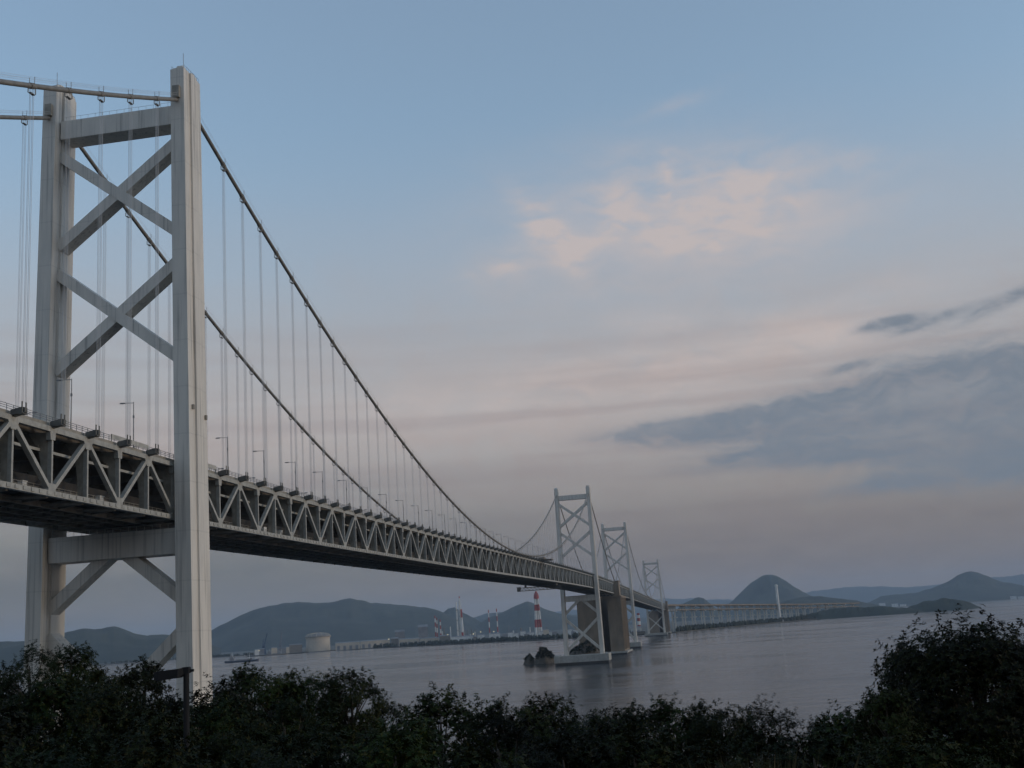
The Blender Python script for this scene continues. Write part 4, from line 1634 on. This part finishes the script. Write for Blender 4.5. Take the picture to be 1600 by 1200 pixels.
# ---- lit lamps of the works
for px, py, D, lab in [(607.5, 998.5, 4600, 'bright lamp at the right end of the long cream shed'), (699.5, 991.5, 4380, 'bright lamp on the dark shed left of the flare tower'), (739.5, 990.5, 4300, 'yellowish lamp right of the white flare shed'),
                       (751, 987.2, 4300, 'yellow lamp on the narrow white shed'), (771.5, 987.0, 4290, 'yellow lamp over the white shed under the thin stacks'), (405, 1016.5, 4740, 'small warm lamp on the quay left of the blue crane')]:
    x, y, z = G(px, py, D)
    t = thing('works_lamp', lab, 'lamp', (x, y, 2.6), 'lit lamps of the works')
    b = MB()
    b.tube([(x, y, 2.6), (x, y, z - 1)], 0.4, 6)
    b.build('pole', M['greybuild'], t)
    b = MB()
    b.lathe([(0.5, -0.9), (1.2, -0.4), (1.3, 0.3), (0.6, 0.9)], (x, y, z), 10)
    b.build('lantern', M['glow'], t)

# town specks beyond the islands
for i, (px, py, lab) in enumerate([(1378, 942, 'pale far waterfront building left of the low wooded island'), (1398, 943, 'pale far waterfront building above the saddle between islands'), (1411, 944, 'tiny white far building just left of the round island'),
                                   (1583, 931, 'white far waterfront building at the right picture edge'), (1595, 931.5, 'second white far building at the right picture edge')]):
    shed(px - 5, px + 5, py, 11400, 60, 'white', 'far_building', lab, bays=False, roof=0.1, z0=2.0)
# ------------------------------------------------------------------ foreground trees
def leaf_rosette(mb, c, d, rng, n, ln, wd):
    d = d.normalized()
    a = d.orthogonal().normalized()
    b = d.cross(a)
    ph = rng.random() * 6.28
    for k in range(n):
        t = ph + k * 2.4
        r = (a * math.cos(t) + b * math.sin(t))
        u = (r * rng.uniform(0.7, 1.1) + d * rng.uniform(-0.1, 0.9) + Vector((0, 0, -0.25))).normalized()
        s = u.cross(d)
        if s.length < 1e-3:
            s = a
        s = s.normalized()
        l, w = ln * rng.uniform(0.7, 1.2), wd * rng.uniform(0.8, 1.2)
        m = c + u * (l * 0.5) + d * (l * 0.06)
        mb.add([c, m + s * w * 0.5, c + u * l, m - s * w * 0.5], [(0, 1, 2, 3)])


def crown_mb(seed, R, z0, z1, nclump, nros, ln=0.17, wd=0.07, boxy=2.5):
    rng = random.Random(seed)
    mb = MB()
    zc, hz_ = (z0 + z1) / 2, (z1 - z0) / 2
    tips = []
    for i in range(nclump):
        while True:
            p = Vector((rng.uniform(-1, 1), rng.uniform(-1, 1), rng.uniform(-1, 1)))
            if 0.35 < p.length < 1.0:
                break
        n_ = (abs(p.x) ** boxy + abs(p.y) ** boxy + abs(p.z) ** boxy) ** (1 / boxy)
        p = p / n_ * (p.length ** 0.5)
        taper = 1.0 if p.z < 0 else 1.0 - 0.14 * p.z
        c = Vector((p.x * R * 0.84 * taper, p.y * R * 0.84 * taper, zc + p.z * hz_ * 0.86))
        rc = R * rng.uniform(0.20, 0.37)
        tips.append(c)
        axis = Vector((p.x, p.y, p.z * 0.6 + 0.5)).normalized()
        for j in range(nros):
            q = Vector((rng.gauss(0, 1), rng.gauss(0, 1), rng.gauss(0, 0.8)))
            q = q.normalized() * (rng.random() ** 0.55)
            pos = c + q * rc
            leaf_rosette(mb, pos, (q * 0.8 + axis * 0.8 + Vector((0, 0, 0.3))), rng, rng.randint(5, 8), ln, wd)
        # a few twigs reaching out of the clump
        for j in range(1):
            q = (axis + Vector((rng.gauss(0, 0.5), rng.gauss(0, 0.5), rng.gauss(0.2, 0.4)))).normalized()
            for m in range(3):
                leaf_rosette(mb, c + q * (rc * (0.85 + 0.14 * m)), q, rng, 6, ln * 0.9, wd * 0.9)
    return mb, tips


def trunk_mb(seed, z1, tips, r=0.13):
    rng = random.Random(seed)
    mb = MB()
    top = Vector((rng.uniform(-0.2, 0.2), rng.uniform(-0.2, 0.2), z1 * 0.8))
    mb.tube([(0, 0, -9.0), (0, 0, -0.6), (0.03, 0.02, z1 * 0.25), (top.x * 0.5, top.y * 0.5, z1 * 0.5), top], [r * 1.5, r * 1.25, r, r * 0.75, r * 0.25], 8)
    for c in tips[::2]:
        f = rng.uniform(0.3, 0.75)
        a = Vector((top.x * f * 0.6, top.y * f * 0.6, z1 * 0.8 * f))
        m = (a + c) / 2 + Vector((0, 0, -0.1 + 0.25 * rng.random()))
        mb.tube([a, m, c], [r * 0.42, r * 0.24, r * 0.08], 5, cap=False)
    return mb


PROTO = []
for sd, R, z0, z1, nc, nr, ln, wd, lf in [(11, 2.0, 2.2, 6.5, 66, 44, 0.145, 0.060, 'leaf'), (12, 2.0, 1.9, 6.5, 78, 40, 0.125, 0.066, 'leaf'), (13, 2.0, 1.8, 6.5, 62, 46, 0.155, 0.048, 'leaf'),
                                          (14, 1.9, 1.2, 6.5, 74, 44, 0.120, 0.036, 'needle'), (15, 2.0, 2.0, 6.5, 76, 40, 0.135, 0.058, 'leaf')]:
    c, tips = crown_mb(sd, R, z0, z1, nc, nr, ln, wd)
    PROTO.append((c.mesh('crown', M[lf]), trunk_mb(sd, z1, tips).mesh('trunk', M['bark'], smooth=True), R, z1))
BUSH = []
for sd, lf in ((31, 'leaf'), (32, 'needle'), (33, 'leaf')):
    c, tips = crown_mb(sd, 1.25, 0.15, 2.3, 50, 40, 0.095, 0.04)
    BUSH.append((c.mesh('crown', M[lf]), trunk_mb(sd, 2.3, tips, 0.06).mesh('trunk', M['bark'], smooth=True), 1.25, 2.3))
# the large tree at the right, with its own denser crown
c, tips = crown_mb(41, 2.9, 1.2, 6.5, 200, 66, 0.135, 0.06, boxy=3.6)
BIG = (c.mesh('crown', M['leaf']), trunk_mb(41, 6.5, tips, 0.2).mesh('trunk', M['bark'], smooth=True), 2.9, 6.5)


def plant(px, pytop, D, hw, proto, label, rz, name='tree', cat='tree', group='trees on the near hillside'):
    """a tree standing on the hillside on this bearing; hw is the half width of its crown in photograph pixels"""
    x, y, zt = P(px, pytop, D)
    gz_ = ground_z(x, y)
    cm, tm, R, H_ = proto
    sx = hw / FPX * D * 1.02 / R
    t = thing(name, label, cat, (x, y, gz_), group)
    t.rotation_euler = (0, 0, rz)
    for nm, me in (('crown', cm), ('trunk', tm)):
        o = bpy.data.objects.new(nm, me)
        col.objects.link(o)
        o.parent = t
        o.scale = (sx, sx, sx * SQ)
        o.location = (0, 0, zt - gz_ - H_ * sx * SQ)         # the crown hangs from its surveyed top, the bole runs into the ground


SQ = 1.0
plant(1508, 980, 24, 140, BIG, 'large dark broadleaf tree filling the lower right corner', 0.4)
plant(1412, 1018, 25.5, 70, PROTO[1], 'leafy tree forming the left shoulder of the big right-hand tree', 1.9)
plant(1596, 984, 27, 50, PROTO[2], 'narrow tree behind the big one at the right picture edge', 0.7)
plant(1380, 1078, 21, 50, PROTO[0], 'rounded low tree at the left foot of the big right-hand tree', 2.5)
rows = [
    (-25, 1040, 36, 62, 0, 'round-topped tree cut by the left picture edge'),
    (52, 1003, 34, 38, 3, 'dark pointed tree in front of the left tower leg'),
    (112, 1008, 35, 36, 0, 'dark tree just right of the left tower leg, under the stub brace'),
    (165, 1030, 34, 50, 2, 'low tree under the middle of the nearest tower'),
    (222, 1034, 36, 50, 1, 'tree left of the black lamp post arm'),
    (322, 1060, 33, 62, 4, 'low flat-topped tree hiding the foot of the right tower leg'),
    (388, 1041, 35, 45, 1, 'rounded tree below the cargo ship'),
    (432, 1056, 33, 44, 0, 'small tree filling the gap right of the rounded one'),
    (478, 1034, 34, 46, 2, 'taller tree in front of the gas tank shore'),
    (548, 1046, 33, 46, 0, 'tree with a raised spray of leaves right of the gas tank'),
    (600, 1086, 34, 44, 3, 'low tree at the step down in the treetop line'),
    (688, 1081, 36, 74, 1, 'broad low tree below the cream sheds'),
    (792, 1089, 34, 56, 4, 'low tree below the striped chimney'),
    (858, 1088, 35, 58, 0, 'flat-topped tree before the bridge reflection'),
    (925, 1101, 33, 46, 2, 'small tree in the dip below the second tower'),
    (992, 1104, 34, 52, 1, 'low tree below the concrete anchorage'),
    (1058, 1087, 34, 54, 4, 'rounded tree right of centre'),
    (1118, 1081, 33, 54, 2, 'tallest tree of the right middle group'),
    (1190, 1090, 33, 56, 3, 'dark tree ending the right middle group'),
    (1288, 1123, 30, 48, 0, 'small pale tree in the gap before the big right-hand tree'),
    (1322, 1120, 27, 30, 3, 'feathery dark tree touching the big right-hand tree')]
for i, (px, py, D, hw, pr, lab) in enumerate(rows):
    plant(px, py, D, hw * 1.22, PROTO[pr], lab, i * 1.37)
for i, (px, py, hw, lab) in enumerate([(12, 1066, 62, 'dark filler tree below the round-topped tree at the left edge'), (82, 1062, 60, 'dark dense tree hiding the foot of the left tower leg'),
                                       (150, 1070, 58, 'dark dense tree under the low tree in the middle of the nearest tower'), (215, 1080, 50, 'dark dense tree left of the black lamp pole'),
                                       (345, 1088, 52, 'dark dense tree in front of the foot of the right tower leg'), (450, 1080, 60, 'dark dense tree below the taller gas tank tree')]):
    plant(px, py, 29.5, hw * 1.2, PROTO[(i * 3 + 3) % 5], lab, i * 2.7 + 0.3)
cols = ['far left', 'left of the black lamp post', 'around the black lamp post', 'right of the black lamp post', 'left of centre', 'at centre left', 'at centre', 'at centre right', 'right of centre', 'below the open water at right', 'left of the big right-hand tree', 'below the big right-hand tree', 'in the right corner']
for i, px in enumerate(range(-10, 1640, 132)):
    plant(px + 17 * math.sin(i * 2.1), 1108 + 13 * math.sin(i * 1.7) + (14 if px > 900 else 0), 24 + 2 * math.sin(i * 3.1), 96, PROTO[(i * 2 + 1) % 5], 'dark tree in the second row, ' + cols[i], i * 2.2 + 0.5)
for i, px in enumerate(range(-40, 1660, 131)):
    plant(px + 20 * math.sin(i * 1.3), 1150 + 9 * math.sin(i * 2.3), 16.5 + 1.2 * math.sin(i * 2.7), 96, BUSH[i % 3], 'dark bush in the lowest row, ' + cols[min(i, 12)], i * 1.9, 'bush', 'bush', 'bushes along the bottom')

# dry grass at the lower right
gr = MB()
rng = random.Random(77)
for _ in range(420):
    px, D = rng.uniform(1130, 1215), rng.uniform(10.5, 12.5)
    x, y, _z = P(px, 1190, D)
    z0 = ground_z(x, y) - 0.1
    zt = P(px, rng.uniform(1172, 1215), D)[2]
    h = max(0.4, zt - z0)
    l = Vector((rng.gauss(0, 0.14), rng.gauss(0, 0.14), 0)) * h
    w = Vector((rng.gauss(0, 1), rng.gauss(0, 1), 0)).normalized() * 0.012
    p = Vector((x, y, z0))
    up = Vector((0, 0, h))
    gr.add([p - w, p + w, p + up * 0.6 + l * 0.4 + w * 0.7, p + up + l, p + up * 0.6 + l * 0.4 - w * 0.7], [(0, 1, 2, 3, 4)])
tag(gr.build('grass', M['dry']), 'tall dry grass stalks in the lower right', 'grass', kind='stuff')

# black park lamp in front of the trees
D = 19.0
x, y, zt = P(291, 1046, D)
g0 = ground_z(x, y)
t = thing('park_lamp', 'black lamp post with a flat box head pointing left, among the trees', 'lamp', (x, y, g0))
b = MB()
b.tube([(x, y, g0 - 0.3), (x, y, zt - 0.02)], 0.045, 12)
b.tube([(x, y, g0 - 0.3), (x, y, g0 + 0.7)], 0.075, 12)
b.build('pole', M['black'], t, smooth=False)
rx = Vector((CR[0], CR[1], 0)).normalized()
fx = Vector((CF[0], CF[1], 0)).normalized()
c = Vector((x, y, zt))
b = MB()


def sec(o, w, zlo, zhi):
    q = c + rx * o
    return [tuple(q - fx * w + Vector((0, 0, zlo))), tuple(q + fx * w + Vector((0, 0, zlo))), tuple(q + fx * w + Vector((0, 0, zhi))), tuple(q - fx * w + Vector((0, 0, zhi)))]


b.loft([sec(-0.47, 0.10, -0.135, -0.01), sec(-0.40, 0.12, -0.14, 0.0), sec(-0.10, 0.12, -0.12, 0.02), sec(-0.03, 0.06, -0.075, 0.03)])
b.build('lamp_head', M['black'], t)
b = MB()
b.loft([sec(-0.05, 0.055, -0.07, 0.035), sec(0.05, 0.055, -0.06, 0.04), sec(0.07, 0.03, -0.045, 0.0), sec(0.115, 0.03, -0.04, 0.0)])
b.build('bracket', M['black'], t)
